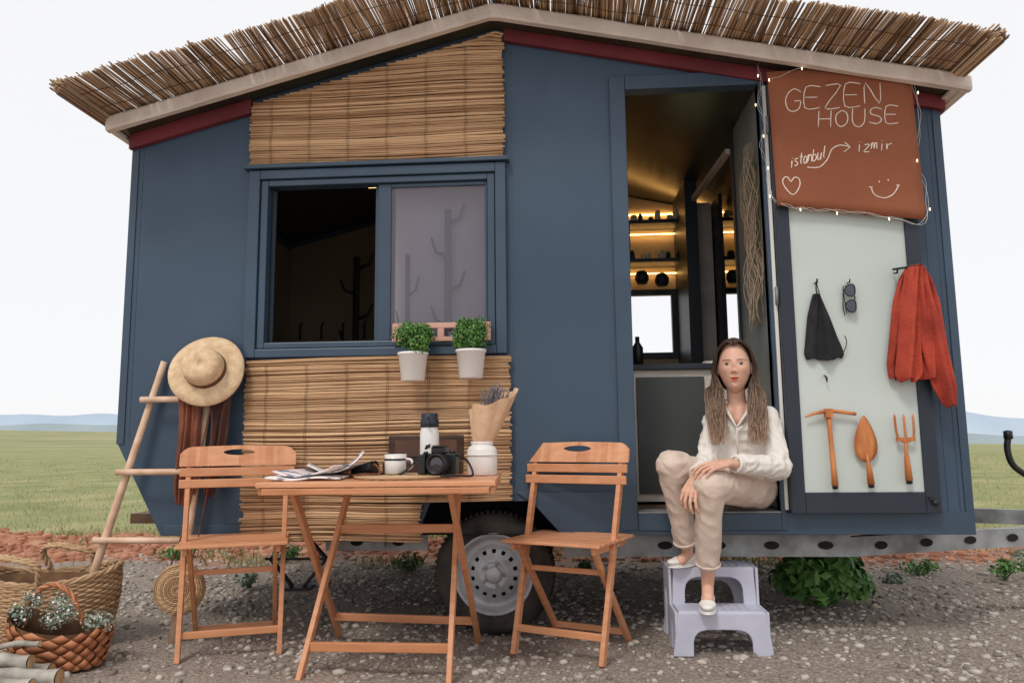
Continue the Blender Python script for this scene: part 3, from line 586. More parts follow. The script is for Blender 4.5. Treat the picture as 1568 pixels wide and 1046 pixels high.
# ============================================================ DOOR HANGERS
def drape(mb,rows,y,folds,amp,m=0,nc=28,nr=26,ph=0,gather=1.0):
    zs=[r[0] for r in rows]; vs=[]
    for j in range(nr+1):
        t=j/nr; z=zs[0]+(zs[-1]-zs[0])*t
        for a,b in zip(rows[:-1],rows[1:]):
            if b[0]<=z<=a[0]+1e-6: break
        q=(a[0]-z)/(a[0]-b[0]+1e-9); xl=a[1]+(b[1]-a[1])*q; xr=a[2]+(b[2]-a[2])*q
        for i in range(nc+1):
            s=i/nc; e=math.sin(math.pi*s)**.5
            yy=y-e*(amp*1.3+amp*math.sin(folds*s*6.28+ph+t*1.5)*(.4+.6*t*gather)+amp*.5*math.sin(folds*1.7*s*6.28+t*5+ph))
            zz=z+.006*math.sin(s*9+ph)*t+noise.noise((s*6,t*6,ph))*.006*t
            vs.append((xl+(xr-xl)*s,yy+noise.noise((s*5+ph,t*5,3))*amp*.6*e,zz))
    fs=[(j*(nc+1)+i,j*(nc+1)+i+1,(j+1)*(nc+1)+i+1,(j+1)*(nc+1)+i) for j in range(nr) for i in range(nc)]
    mb.add(vs,fs,m,True)
bag=empty("black_drawstring_bag",(1.13,-.1,1.4)); mb=MB()
drape(mb,[(1.50,1.105,1.13),(1.46,1.092,1.148),(1.40,1.075,1.17),(1.30,1.06,1.20),(1.23,1.05,1.225),(1.205,1.06,1.21)],-.066,1.6,.014)
mb.make("bag_body",bag,[blackc],solid=.004,sub=1); mb=MB(); mb.tube([(1.12,-.075,1.555),(1.115,-.082,1.52),(1.118,-.082,1.49)],.003,6);mb.tube([(1.12,-.075,1.555),(1.127,-.085,1.50)],.002,5);mb.tube([(1.12,-.05,1.552),(1.12,-.085,1.548),(1.12,-.09,1.565)],.004,6)
mb.tube(catmull([(1.22,-.075,1.24),(1.232,-.08,1.28),(1.225,-.08,1.31)],4),.002,5); mb.make("cord_and_hook",bag,[black])
gl=empty("sunglasses",(1.25,-.09,1.46)); mb=MB()
for (x,z) in ((1.262,1.51),(1.262,1.44)):
    pts=[(x+.022*math.cos(q)-.004*math.cos(2*q),-.085-.003*math.cos(q),z+.028*math.sin(q)) for q in np.linspace(0,2*math.pi,17)]
    mb.tube(pts,.0028,6,0,False); mb.add([(a,b-.0005,c) for a,b,c in pts[:-1]],[tuple(range(16))],1)
mb.tube([(1.275,-.087,1.482),(1.278,-.09,1.475),(1.275,-.087,1.468)],.003,6);mb.tube([(1.255,-.085,1.535),(1.235,-.075,1.53),(1.23,-.07,1.44),(1.235,-.075,1.40)],.0022,6);mb.tube([(1.255,-.085,1.415),(1.24,-.08,1.41),(1.236,-.072,1.50)],.0022,6);mb.tube([(1.26,-.05,1.55),(1.26,-.085,1.545),(1.26,-.09,1.56)],.003,6)
mb.make("glasses",gl,[black,mat("dark_lens",L(60,66,84),L(44,50,66),rough=.08,spec=.8)])
rs=empty("red_shirt",(1.55,-.12,1.3)); mb=MB()
drape(mb,[(1.615,1.515,1.575),(1.56,1.475,1.61),(1.45,1.44,1.64),(1.30,1.415,1.655),(1.18,1.395,1.665),(1.115,1.40,1.66)],-.075,3.1,.024,ph=.4,nc=44)
drape(mb,[(1.60,1.53,1.57),(1.45,1.52,1.60),(1.25,1.53,1.64),(1.08,1.56,1.665),(.995,1.60,1.655)],-.11,1.4,.018,ph=2)
drape(mb,[(1.60,1.49,1.55),(1.45,1.46,1.54),(1.25,1.43,1.53),(1.13,1.41,1.53),(1.105,1.43,1.50)],-.11,1.2,.018,ph=4)
mb.make("fabric",rs,[redc],solid=.004,sub=1)
mb=MB(); mb.tube([(1.46,-.066,1.585),(1.46,-.10,1.58),(1.46,-.105,1.60)],.004,6); mb.tube([(1.44,-.1,1.595),(1.50,-.12,1.60),(1.56,-.10,1.61)],.005,8);mb.make("hook",rs,[black])
pk=empty("pickaxe",(1.14,-.08,.8)); mb=MB()
mb.tube(catmull([(1.035,-.082,.958),(1.08,-.085,.974),(1.14,-.085,.982),(1.20,-.085,.976),(1.25,-.082,.968)],5),[.002]+[.004+.004*min(1,i/6) for i in range(19)]+[.006],8); mb.box(1.118,1.148,-.1,-.072,.955,.992)
mb.tube([(1.133,-.085,.98),(1.135,-.085,.9),(1.14,-.085,.75),(1.142,-.085,.665)],[.011,.0095,.011,.014],10); mb.make("pickaxe_body",pk,[copper])
mb=MB(); mb.lathe([(.012,0),(.012,-.012),(.001,-.016)],(1.142,-.085,.664),10); mb.make("end_cap",pk,[black])
tr=empty("garden_trowel",(1.28,-.08,.8)); mb=MB()
prof=[(.96,.003),(.945,.014),(.92,.026),(.89,.038),(.86,.046),(.83,.049),(.80,.044),(.775,.028),(.765,.010)]
vs=[]; 
for z,wd in prof:
    for s in (-1,-.5,0,.5,1): vs.append((1.283+wd*s,-.078-.012*(1-s*s)*(wd/.05),z))
mb.add(vs,[(j*5+i,j*5+i+1,(j+1)*5+i+1,(j+1)*5+i) for j in range(8) for i in range(4)],0,True); mb.make("blade",tr,[copper],solid=.003)
mb=MB(); mb.tube([(1.283,-.085,.80),(1.285,-.088,.76),(1.288,-.085,.74),(1.292,-.085,.67)],[.006,.007,.011,.015],10);mb.make("handle",tr,[copper]);mb=MB();mb.lathe([(.013,0),(.013,-.012),(.001,-.016)],(1.292,-.085,.669),10); mb.make("end_cap",tr,[black])
fk=empty("garden_fork",(1.44,-.08,.8)); mb=MB()
for s in (-1,0,1): mb.tube(catmull([(1.448+s*.038,-.082,.965),(1.448+s*.037,-.086,.90),(1.448+s*.028,-.088,.86),(1.448,-.086,.845)],4),[.002]+[.005]*11+[.006],7)
mb.box(1.41,1.486,-.092,-.08,.85,.866); mb.tube([(1.448,-.086,.85),(1.446,-.086,.80),(1.447,-.085,.78),(1.45,-.085,.685)],[.007,.007,.011,.015],10); mb.make("fork_body",fk,[copper]);mb=MB();mb.lathe([(.013,0),(.013,-.012),(.001,-.016)],(1.45,-.085,.684),10); mb.make("end_cap",fk,[black])
hk=empty("coat_hooks",(1.2,-.07,1.15)); mb=MB()
for x,z in ((1.135,1.14),(1.425,1.14)): mb.tube([(x,-.05,z),(x,-.075,z-.005),(x+.002,-.085,z-.03),(x,-.09,z-.01)],.003,6)
mb.make("hooks",hk,[black])
# ============================================================ POTTED PLANTS
sh=empty("planter_rail",(-.56,-.05,1.36)); mb=MB(); mb.box(-.79,-.335,-.055,-.038,1.385,1.41); mb.box(-.79,-.335,-.055,-.038,1.325,1.345);mb.box(-.79,-.765,-.054,-.038,1.345,1.385);mb.box(-.36,-.335,-.054,-.038,1.345,1.385);mb.box(-.58,-.55,-.054,-.038,1.345,1.385); mb.make("rail",sh,[pinkw],bevel=.002)
for cx,cz in ((-.675,1.135),(-.415,1.143)):
    e=empty("potted_plant",(cx,-.14,cz)); mb=MB()
    mb.lathe([(.001,0),(.048,0),(.052,.004),(.064,.115),(.069,.118),(.069,.128),(.063,.128),(.06,.115),(.001,.112)],(cx,-.14,cz),28)
    mb.tube([(cx,-.08,cz+.12),(cx,-.05,cz+.18),(cx,-.03,cz+.2)],.004,6); mb.make("pot",e,[white])
    mb=MB(); cs=[((cx+random.uniform(-.052,.052),-.14+random.uniform(-.045,.045),cz+.19+random.uniform(-.04,.055)),random.uniform(.032,.050)) for _ in range(20)]
    leaves(mb,cs,0,4000,.0145,0,asp=.6); mb.make("foliage",e,[leafm])
    mb=MB()
    for _ in range(40):
        a=random.uniform(0,6.28); mb.tube([(cx,-.14,cz+.11),(cx+.02*math.cos(a),-.14+.02*math.sin(a),cz+.15),(cx+.05*math.cos(a),-.14+.05*math.sin(a),cz+.17+random.uniform(0,.05))],.0012,4)
    mb.make("stems",e,[leafd])
# ============================================================ LADDER + HAT + CLOTHS + BAG
la=empty("wooden_ladder",(-1.85,-.1,.6)); mb=MB()
def lp(a,b,z): t=(a[2]-z)/(a[2]-b[2]); return V(a).lerp(V(b),t)
A0,A1=(-1.885,-.03,1.255),(-2.20,-.13,0); B0,B1=(-1.645,-.03,1.255),(-1.735,-.13,0)
mb.tube([A0,lp(A0,A1,.8),lp(A0,A1,.4),A1],[.016,.017,.018,.019],10);mb.tube([B0,lp(B0,B1,.8),lp(B0,B1,.4),B1],[.016,.017,.018,.019],10)
for z in (1.075,.745,.445):
    a=lp(A0,A1,z);b=lp(B0,B1,z); d=(b-a).normalized(); mb.tube([a-d*.035+V((0,-.03,0)),b+d*(.07 if z>1 else .02)+V((0,-.03,0))],.0145,10)
mb.make("poles",la,[pine])
ht=empty("straw_hat",(-1.64,-.14,1.2)); mb=MB()
axis_=V((.12,-1,.30)).normalized(); M=axis_.to_track_quat('Z','Y').to_matrix(); HC=V((-1.645,-.10,1.205))
prof=[(.170,-.008),(.168,-.002),(.14,.008),(.11,.008),(.096,.004),(.092,.010),(.089,.03),(.086,.065),(.080,.085),(.066,.096),(.04,.098),(.001,.090)]
mb.lathe(prof,HC,64,0,M)
mb.v=[tuple(V(p)+axis_*(.010*math.sin(2*math.atan2((V(p)-HC).z,(V(p)-HC).x)+.6)*max(0,((V(p)-HC).length-.1)/.07))) for p in mb.v]; mb.make("hat_body",ht,[straw],solid=.004)
mb=MB(); mb.lathe([(.0955,.006),(.0945,.008),(.0915,.036),(.0922,.037)],HC,64,0,M); mb.make("hat_band",ht,[mat("hat_band_brown",L(104,72,54),rough=.6)])
sc=empty("brown_scarf",(-1.7,-.15,.9)); mb=MB()
drape(mb,[(1.085,-1.775,-1.665),(.95,-1.765,-1.665),(.8,-1.775,-1.66),(.68,-1.78,-1.665),(.60,-1.765,-1.69)],-.09,2.6,.015,nc=36); mb.make("cloth",sc,[leather],solid=.004,sub=1)
sc=empty("dark_scarf",(-1.6,-.15,.9)); mb=MB(); drape(mb,[(1.08,-1.62,-1.535),(.9,-1.625,-1.545),(.75,-1.64,-1.57),(.63,-1.645,-1.60)],-.07,1.7,.013,nc=36); mb.make("cloth",sc,[mat("dark_brown_cloth",L(96,58,46),L(64,38,32),ns=6,rough=.8)],solid=.004,sub=1)
rb=empty("round_straw_bag",(-1.69,-.2,.2)); mb=MB(); M=V((.15,-1,.05)).normalized().to_track_quat('Z','Y').to_matrix()
BC=V((-1.69,-.17,.245))
mb.lathe([(.001,.034),(.04,.034),(.08,.030),(.102,.02),(.110,0),(.102,-.02),(.08,-.032),(.001,-.038)],BC,40,0,M)
for r in np.arange(.012,.108,.0088): mb.tube([BC+M@V((r*math.cos(q),r*math.sin(q),.036-.018*(r/.11)**3+.0022*math.sin(q*22+r*900))) for q in np.linspace(0,2*math.pi,90)],.0042,5,0,False)
mb.make("woven_body",rb,[wicker]); mb=MB()
mb.tube(catmull([(-1.735,-.17,.34),(-1.69,-.16,.5),(-1.65,-.15,.72),(-1.61,-.11,1.03),(-1.60,-.13,.72),(-1.62,-.15,.5),(-1.645,-.17,.34)],6),.0035,6); mb.make("strap",rb,[leather])
# ============================================================ BASKETS, LOGS
def weave(mb,cx,cy,z0,h,rx,ry,flare=1.15,rows=26,n=120,th=.006,amp=.006,m=0,wob=.03):
    for j in range(rows):
        t=j/(rows-1); k=1+(flare-1)*math.sin(t*1.8)*1.02; z=z0+h*t+th; ph=(j%2)*math.pi; pts=[]
        for i in range(n+1):
            q=2*math.pi*i/n; r=1+amp/rx*math.sin(q*26+ph)+wob*math.sin(3*q+t*2)*t; x=rx*k*r*math.cos(q); y=ry*k*r*math.sin(q)
            pts.append((cx+x,cy+y,z+.03*t*math.sin(2*q+1)+.002*math.sin(q*13+j)))
        mb.tube(pts,th*random.uniform(.85,1.15),5,m,False)
BX,BY=-2.34,-.13
wb=empty("wicker_basket",(BX,BY,.15)); mb=MB(); weave(mb,BX,BY,0,.30,.29,.17,1.14,29,th=.0068)
mb.make("woven_sides",wb,[wicker])
mb=MB(); mb.lathe([(.001,.004),(1,.005),(1.12,.15),(1.12,.28)],(0,0,0),40); mb.v=[(BX+x*.275,BY+y*.157,z) for x,y,z in mb.v]; mb.make("inner",wb,[wickerin],solid=.004)
mb=MB()
for yy in (-.19,.18):
    P=catmull([(BX-.10,BY+yy,.30),(BX-.12,BY+yy-.03,.385),(BX-.05,BY+yy-.05,.41),(BX+.04,BY+yy-.05,.40),(BX+.12,BY+yy-.03,.37),(BX+.11,BY+yy,.29)],8)
    for k in range(3): mb.tube([p+V((.007*math.cos(i*.8+k*2.1),.007*math.sin(i*.8+k*2.1),.007*math.sin(i*.8+k*2.1))) for i,p in enumerate(P)],.0075,6)
P=[(BX+.332*math.cos(q)*(1+.03*math.sin(3*q+2)),BY+.195*math.sin(q)*(1+.03*math.sin(3*q+2)),.312+.03*math.sin(2*q+1)) for q in np.linspace(0,2*math.pi,120)]
for k in range(3): mb.tube([V(p)+V((.007*math.cos(i*.7+k*2.1),0,.007*math.sin(i*.7+k*2.1))) for i,p in enumerate(P)],.008,6,0,False)
mb.make("rim_and_handles",wb,[wicker])
cb=empty("wood_strip_basket",(-2.08,-.42,.1)); cx,cy=-2.03,-.45
def bp_(q,t):
    k=.92+.20*t; sq=lambda c: math.copysign(abs(c)**.75,c)
    return V((cx+.178*k*sq(math.cos(q)),cy+.105*k*sq(math.sin(q)),.008+.165*t+.022*t*math.cos(2*q)-.03*t*math.cos(q)))
mb=MB(); U_=15; RW=3.4
for i in range(U_):
    for j in range(5):
        for par in (0,1):
            q0=2*math.pi*(i+.5*par)/U_; t0=(j+.5*par)/RW; dq=2*math.pi/U_*.5*.95; dt=.5/RW*.95
            if t0>1.02: continue
            off=V((math.cos(q0),math.sin(q0),0)); o1=.005 if par else 0
            g_=[]
            for a in (-1,0,1):
                for b in (-1,0,1):
                    qq=q0+dq*(a-b)/2; tt=min(1.06,max(0,t0+dt*(a+b)/2)); bl=.006*(1-a*a)*(1 if par else .3)+.006*(1-b*b)*(.3 if par else 1); g_.append(bp_(qq,tt)+off*(bl+o1))
            mb.add(g_,[(0,1,4,3),(1,2,5,4),(3,4,7,6),(4,5,8,7)],0,True)
mb.make("strips",cb,[chip],solid=.002)
mb=MB(); n=40; vs=[bp_(q,t)*1 for t in (0,1) for q in np.linspace(0,2*math.pi,n,endpoint=False)]; vs=[V((cx,cy,v.z))+(v-V((cx,cy,v.z)))*.97 for v in vs]
mb.add(vs,[(i,(i+1)%n,n+(i+1)%n,n+i) for i in range(n)]+[tuple(range(n))],0,True); mb.make("lining",cb,[wickerin])
mb=MB(); P=catmull([(cx-.15,cy,.16),(cx-.12,cy-.01,.27),(cx-.03,cy-.02,.32),(cx+.05,cy-.01,.27),(cx+.09,cy,.16)],8)
for k in range(2): mb.tube([p+V((0,.006*math.cos(i+k*3),.006*math.sin(i+k*3))) for i,p in enumerate(P)],.0065,6)
mb.make("handle",cb,[chip])
fl=empty("small_flowers",(-2.05,-.4,.25)); mb=MB()
cs=[((cx+dx,cy+dy,z),r) for dx,dy,z,r in ((-.15,-.03,.21,.05),(-.12,.0,.26,.045),(.0,-.05,.20,.05),(.05,-.05,.22,.045),(.15,-.02,.18,.045),(.18,.0,.17,.04),(-.02,.02,.24,.05))]
leaves(mb,cs,0,900,.017,0,asp=.5); leaves(mb,cs,0,420,.010,1,asp=.9); mb.make("sprigs",fl,[sagem,white])
lg=empty("firewood_logs",(-2,-.65,.05)); mb=MB()
def log(p0,p1,r,m=0):
    p0=V(p0);p1=V(p1); n=14; P=[p0.lerp(p1,i/n)+V((0,.006*math.sin(i*.7),.004*math.sin(i*1.3))) for i in range(n+1)]
    mb.tube(P,[r*(1+.07*math.sin(i*1.7+r*90)) for i in range(n+1)],14,m,False); 
    t=(p1-p0).normalized()
    for p,s in ((P[0],-1),(P[-1],1)): mb.lathe([(.0005,.003*s),(r*1.0,.001)],p,14,1,t.to_track_quat('Z','Y').to_matrix())
log((-2.6,-.70,.04),(-1.94,-.62,.036),.028); log((-2.6,-.77,.04),(-1.86,-.69,.034),.030); log((-2.6,-.85,.036),(-1.90,-.78,.030),.027); log((-2.5,-.72,.090),(-1.98,-.68,.086),.024); log((-2.45,-.60,.09),(-1.99,-.62,.135),.011)
mb.make("logs",lg,[birch,logend])
# ============================================================ CHAIRS
def chair(cx,cy,fx,fy,topf=-.27,W=.195):
    F=V((fx,fy,0)).normalized(); S=V((-F.y,F.x,0)); 
    if S.x<0: S=-S
    e=empty("folding_chair",(cx,cy,0)); mb=MB(); ms=MB()
    def P(s,f,z): return V((cx,cy,0))+S*s+F*f+V((0,0,z))
    for s in (-W,W):
        mb.bar(P(s,0,0),P(s*1.05,topf,.84),.020,.034,side=S)
        mb.bar(P(s*.86,-.38,0),P(s*.86,-.0,.445),.018,.030,side=S)
        mb.bar(P(s*.93,.03,.435),P(s*.93,-.31,.435),.018,.028,side=S)
    mb.bar(P(-W,-.03,.10),P(W,-.03,.10),.018,.028,side=F);mb.bar(P(-W*.86,-.335,.055),P(W*.86,-.335,.055),.016,.026,side=F); mb.bar(P(-W*.86,-.10,.335),P(W*.86,-.10,.335),.016,.022,side=F)
    mb.make("frame",e,[wood],bevel=.003)
    for k in range(8):
        f=.035-k*.05; ms.bar(P(-W*1.12,f,.458),P(W*1.12,f,.458),.042,.013,side=F)
    def Q(s,z,o=0): t=z/.84; return P(s,topf*t+.018+o,z)
    for z,h in ((.70,.036),(.748,.036)): ms.bar(Q(-W*1.22,z),Q(W*1.22,z),.014,h,side=F)
    ms.make("slats",e,[woodh],bevel=.003)
    mt=MB(); z0,z1=.774,.862; n=30; outer=[];W2=W*1.24
    for i in range(n+1):
        s=-W2+2*W2*i/n; u=abs(s)/W2; zt=z1-.03*max(0,(u-.8)/.2)**2-.006*u; outer.append((s,z0,zt))
    for i in range(n):
        (s0,a0,b0),(s1,a1,b1)=outer[i],outer[i+1]; mid=(s0+s1)/2
        segs=[(a0,b0,a1,b1)]
        if abs(mid)<.062:
            g=lambda s:.013*max(0,1-(s/.066)**2)**.5
            c=.832; segs=[(a0,c-g(s0),a1,c-g(s1)),(c+g(s0),b0,c+g(s1),b1)]
        for (l0,h0,l1,h1) in segs:
            vv=[Q(s,z,o) for o in (-.007,.007) for (s,z) in ((s0,l0),(s1,l1),(s1,h1),(s0,h0))]
            mt.add(vv,[(0,1,2,3),(7,6,5,4),(0,4,5,1),(3,2,6,7)],0)
    mt.make("top_rail",e,[woodh])
    mc=MB()
    for s in (-W,W): mc.lathe([(.001,.003),(.006,.002),(.007,0)],P(s*1.06+(.012 if s>0 else -.012),-.145,.44),10,0,S.to_track_quat('Z','Y').to_matrix())
    mc.make("bolts",e,[galv]); return e
chair(-1.385,-.335,.34,-.94,topf=-.20); chair(-.055,-.30,-.42,-.9)
# ============================================================ TABLE
tb=empty("folding_table",(-.68,-.5,0)); mb=MB(); TZ=.735
x0,x1,y0,y1=-1.10,-.265,-.84,-.17
ang=math.radians(3)
def T(x,y,z): c=V((-.68,-.48,0)); d=V((x,y,0))-c; return V((c.x+d.x*math.cos(ang)-d.y*math.sin(ang),c.y+d.x*math.sin(ang)+d.y*math.cos(ang),z))
ns=10; ww=(y1-y0)/ns
ms=MB()
for k in range(ns): yy=y0+ww*(k+.5); ms.bar(T(x0+.0,yy,TZ-.009),T(x1,yy,TZ-.009),ww-.006,.018,side=T(0,1,0)-T(0,0,0))
ms.make("top_slats",tb,[woodh],bevel=.003)
for x in (x0+.17,x1-.17): mb.bar(T(x,y0+.03,TZ-.03),T(x,y1-.03,TZ-.03),.022,.022)
mb.bar(T(x0+.022,y0+.008,TZ-.032),T(x1-.022,y0+.008,TZ-.032),.016,.022); mb.bar(T(x0+.022,y1-.008,TZ-.032),T(x1-.022,y1-.008,TZ-.032),.016,.022)
mb.bar(T(x0+.012,y0+.02,TZ-.032),T(x0+.012,y1-.02,TZ-.032),.016,.024);mb.bar(T(x1-.012,y0+.02,TZ-.032),T(x1-.012,y1-.02,TZ-.032),.016,.024)
fl_,fr_=V((-1.0,-.60,0)),V((-.44,-.61,0)); bl_,br_=V((-1.045,.06,0)),V((-.40,-.02,0))
tfl,tfr=V((-.915,-.25,TZ-.03)),V((-.455,-.24,TZ-.03)); tbl,tbr=V((-1.0,-.72,TZ-.03)),V((-.42,-.72,TZ-.03))
SX=(1,0,0)
for a,b in ((fl_,tfl),(fr_,tfr),(bl_,tbl),(br_,tbr)): mb.bar(a,b,.020,.036,side=SX)
def on(a,b,z): t=(z-a.z)/(b.z-a.z); return a.lerp(b,t)
for z in (.11,.52): mb.bar(on(fl_,tfl,z),on(fr_,tfr,z),.02,.034,side=(0,1,0))
for z in (.11,): mb.bar(on(bl_,tbl,z),on(br_,tbr,z),.02,.032,side=(0,1,0))
mb.make("frame",tb,[wood],bevel=.003)
z=TZ+.001
pm=empty("woven_placemat",(-.63,-.6,z)); mb=MB(); mb.lathe([(.001,.006),(.17,.006),(.175,.003),(.175,0)],(-.62,-.60,z),48)
for r in np.arange(.02,.185,.014): mb.tube([(-.62+r*math.cos(q)*(1+.01*math.sin(q*24)),-.60+r*math.sin(q)*(1+.01*math.sin(q*24)),z+.007) for q in np.linspace(0,2*math.pi,64)],.0052,5,0,False)
mb.make("mat_body",pm,[wicker])
th=empty("thermos_flask",(-.55,-.44,z)); mb=MB(); c=(-.545,-.44,z)
mb.lathe([(.001,0),(.036,0),(.038,.004),(.038,.165),(.034,.185),(.034,.19)],c,32,0);mb.lathe([(.034,.19),(.037,.192),(.037,.215),(.033,.225),(.033,.242),(.029,.247),(.001,.247)],c,32,1)
mb.tube(catmull([(-.545+.0,-.478,.93),(-.545+.005,-.50,.94),(-.545+.0,-.475,.965)],4),.004,6,1); mb.make("flask",th,[white,navydk])
mb=MB(); pts=[(math.cos(q)*.010,math.sin(q)*.007) for q in np.linspace(0,6.28,12)]; 
for k,(dx,dz,s) in enumerate(((0,.115,1),(.007,.121,.5),(-.007,.108,.6))): mb.add([(-.545+dx+a*s,-.4795,z+dz+b*s) for a,b in pts[:-1]],[tuple(range(11))])
mb.make("flask_logo",th,[black])
mg=empty("white_mug",(-.66,-.56,z)); mb=MB(); c=(-.655,-.56,z+.013); mb.lathe([(.001,0),(.036,0),(.040,.004),(.042,.075),(.039,.075),(.036,.008),(.001,.006)],c,32); mb.tube(catmull([(-.615,-.565,z+.07),(-.59,-.575,z+.065),(-.588,-.575,z+.04),(-.617,-.565,z+.027)],5),.005,7); mb.make("cup",mg,[ceramic])
mb=MB(); mb.lathe([(.0425,.052),(.0432,.053),(.0436,.058),(.0425,.059)],c,32);mb.make("cup_print",mg,[navydk])
ca=empty("photo_camera",(-.47,-.62,z)); mb=MB(); bx,by=-.475,-.60
R=Matrix.Rotation(math.radians(-12),3,'Z')
def CP(v): return V((bx,by,z+.013))+R@V(v)
def cbox(x0,x1,y0,y1,z0,z1,m=0):
    v=[CP((x,y,zz)) for x in (x0,x1) for y in (y0,y1) for zz in (z0,z1)]; mb.add(v,[(0,1,3,2),(4,6,7,5),(0,4,5,1),(2,3,7,6),(0,2,6,4),(1,5,7,3)],m)
cbox(-.068,.068,-.018,.025,0,.078); cbox(-.076,-.045,-.042,.022,.0,.074); cbox(-.028,.028,-.026,.022,.078,.102); cbox(-.022,.022,-.032,.018,.100,.108)
mb.make("body",ca,[black],bevel=.007); mb=MB(); Ml=R@Matrix.Rotation(math.pi/2,3,'X')
mb.lathe([(.034,0),(.036,.006),(.036,.02),(.039,.022),(.039,.045),(.037,.047),(.037,.062),(.033,.063),(.030,.052),(.012,.046),(.001,.045)],CP((.012,-.018,.040)),36,0,Ml)
for k in range(30): q=k*math.pi/15; p=V((.0395*math.cos(q),.0395*math.sin(q),.034)); mb.bar(CP((.012,-.018,.040))+Ml@(p+V((0,0,-.009))),CP((.012,-.018,.040))+Ml@(p+V((0,0,.009))),.004,.003)
mb.lathe([(.001,0),(.012,0),(.013,.010),(.001,.011)],CP((.05,.0,.078)),16,0,R);mb.lathe([(.001,0),(.009,0),(.009,.012),(.001,.013)],CP((-.052,-.015,.072)),16,0,R); mb.make("lens",ca,[black])
mb=MB(); mb.lathe([(.001,.0525),(.026,.050)],CP((.012,-.018,.040)),24,0,Ml); mb.make("lens_glass",ca,[mat("lens_glass_mat",L(30,30,44),rough=.05,spec=1)])
mb=MB(); sp_=catmull([CP((.07,0,.07)),CP((.10,.02,.05)),CP((.13,.0,-.002)),CP((.10,-.05,-.003)),CP((.04,-.10,-.002))],6); mb.tube(sp_,.0045,5); mb.tube(catmull([CP((-.07,0,.07)),CP((-.11,.0,.04)),CP((-.15,-.03,.0)),CP((-.22,.02,.0)),CP((-.26,-.05,.0))],6),.0045,5); mb.make("strap",ca,[black])
va=empty("white_jar_vase",(-.335,-.43,z)); mb=MB(); c=(-.335,-.43,z); mb.lathe([(.001,0),(.056,0),(.060,.006),(.060,.098),(.052,.112),(.042,.118),(.044,.124),(.046,.132),(.040,.132),(.036,.115),(.001,.11)],c,36)
mb.tube([(c[0]+.062*math.cos(q),c[1]+.062*math.sin(q),z+.08) for q in np.linspace(0,2*math.pi,40)],.003,5,0,False); mb.make("jar",va,[ceramic])
bq=empty("dried_lavender_bouquet",(-.31,-.43,z+.2)); mb=MB()
n=44; vs=[]
for j in range(15):
    t=j/14; r=.022+.072*t**.75; cxx=-.338+.050*t; zz=z+.10+.20*t
    for i in range(n+1):
        q=2*math.pi*i/n; pk_=t*t*(.035*math.cos(q-.2)-.010*max(0,-math.sin(q))+.007*math.sin(q*5+1)+.010*math.sin(q*2))
        e=1+.07*math.sin(q*8+t*2)*t; vs.append((cxx+r*e*math.cos(q),-.43+r*e*math.sin(q)*.7,zz+pk_))
mb.add(vs,[(j*(n+1)+i,j*(n+1)+i+1,(j+1)*(n+1)+i+1,(j+1)*(n+1)+i) for j in range(14) for i in range(n)],0,False)
mb.make("kraft_wrap",bq,[kraft],solid=.0015)
mb=MB(); mb.tube([(-.335+.037*math.cos(q),-.43+.029*math.sin(q),z+.125+.003*math.sin(q*2)) for q in np.linspace(0,2*math.pi,24)],.0025,5,0,False); mb.make("twine",bq,[thread])
mb=MB()
for _ in range(150):
    a=random.uniform(0,6.28); s=random.uniform(0,.062); tx=-.285+s*math.cos(a)+.015*random.random(); ty=-.43+s*math.sin(a)*.7; tz=z+random.uniform(.27,.375)-s*.6; b0=V((-.33,-.43,z+.13)); tt=V((tx,ty,tz))
    mb.tube([b0,b0.lerp(tt,.6),tt],.0009,3); d=(tt-b0).normalized()
    for k in range(8): 
        p=tt-d*.007*k; leaves(mb,p,.004,3,.0065)
mb.make("lavender",bq,[lav])
bxo=empty("wooden_tea_box",(-.62,-.3,z)); mb=MB(); mb.box(-.77,-.44,-.30,-.20,z,z+.05); mb.box(-.77,-.44,-.195,-.185,z+.052,z+.16);mb.make("box",bxo,[mat("dark_walnut",L(74,50,40),L(54,36,30),ns=5,rough=.5,stretch=(1,6,6))],bevel=.004)
mb=MB(); mb.box(-.74,-.62,-.199,-.1965,z+.07,z+.14); mb.box(-.59,-.47,-.199,-.1965,z+.07,z+.14); mb.make("lid_panels",bxo,[mat("walnut_panel",L(104,72,56),L(80,54,42),ns=5,rough=.5)])
mgz=empty("magazines",(-.95,-.6,z)); mb=MB()
def sheet(cx,cy,w,h,rot,zb,curl,m,th=.004,nn=14):
    Rm=Matrix.Rotation(rot,3,'Z'); vs=[]
    for i in range(nn+1):
        for j in (0,1):
            s=i/nn-.5; zz=curl*(abs(s)*2)**2.2*(1 if s>0 else .3)+.004*math.sin(s*9)+.003; p=Rm@V((s*w*(1-abs(curl)*.8),(j-.5)*h,0)); vs.append((cx+p.x,cy+p.y,zb+zz))
    o=len(vs); vs+= [(a,b,c+th) for a,b,c in vs]; fs=[]
    for i in range(nn): a=i*2; fs+=[(a,a+1,a+3,a+2),(o+a,o+a+2,o+a+3,o+a+1),(a,a+2,o+a+2,o+a),(a+1,o+a+1,o+a+3,a+3)]
    fs+=[(0,o,o+1,1),(nn*2,nn*2+1,o+nn*2+1,o+nn*2)]; mb.add(vs,fs,m,True)
sheet(-.97,-.58,.27,.36,.12,z,.004,0,.006);sheet(-.93,-.55,.26,.34,-.2,z+.010,.04,1,.005);sheet(-.90,-.52,.22,.30,.3,z+.022,.075,0,.004)
mb.make("pages",mgz,[paper,paper2])
bn=empty("binoculars",(-.76,-.52,z)); mb=MB()
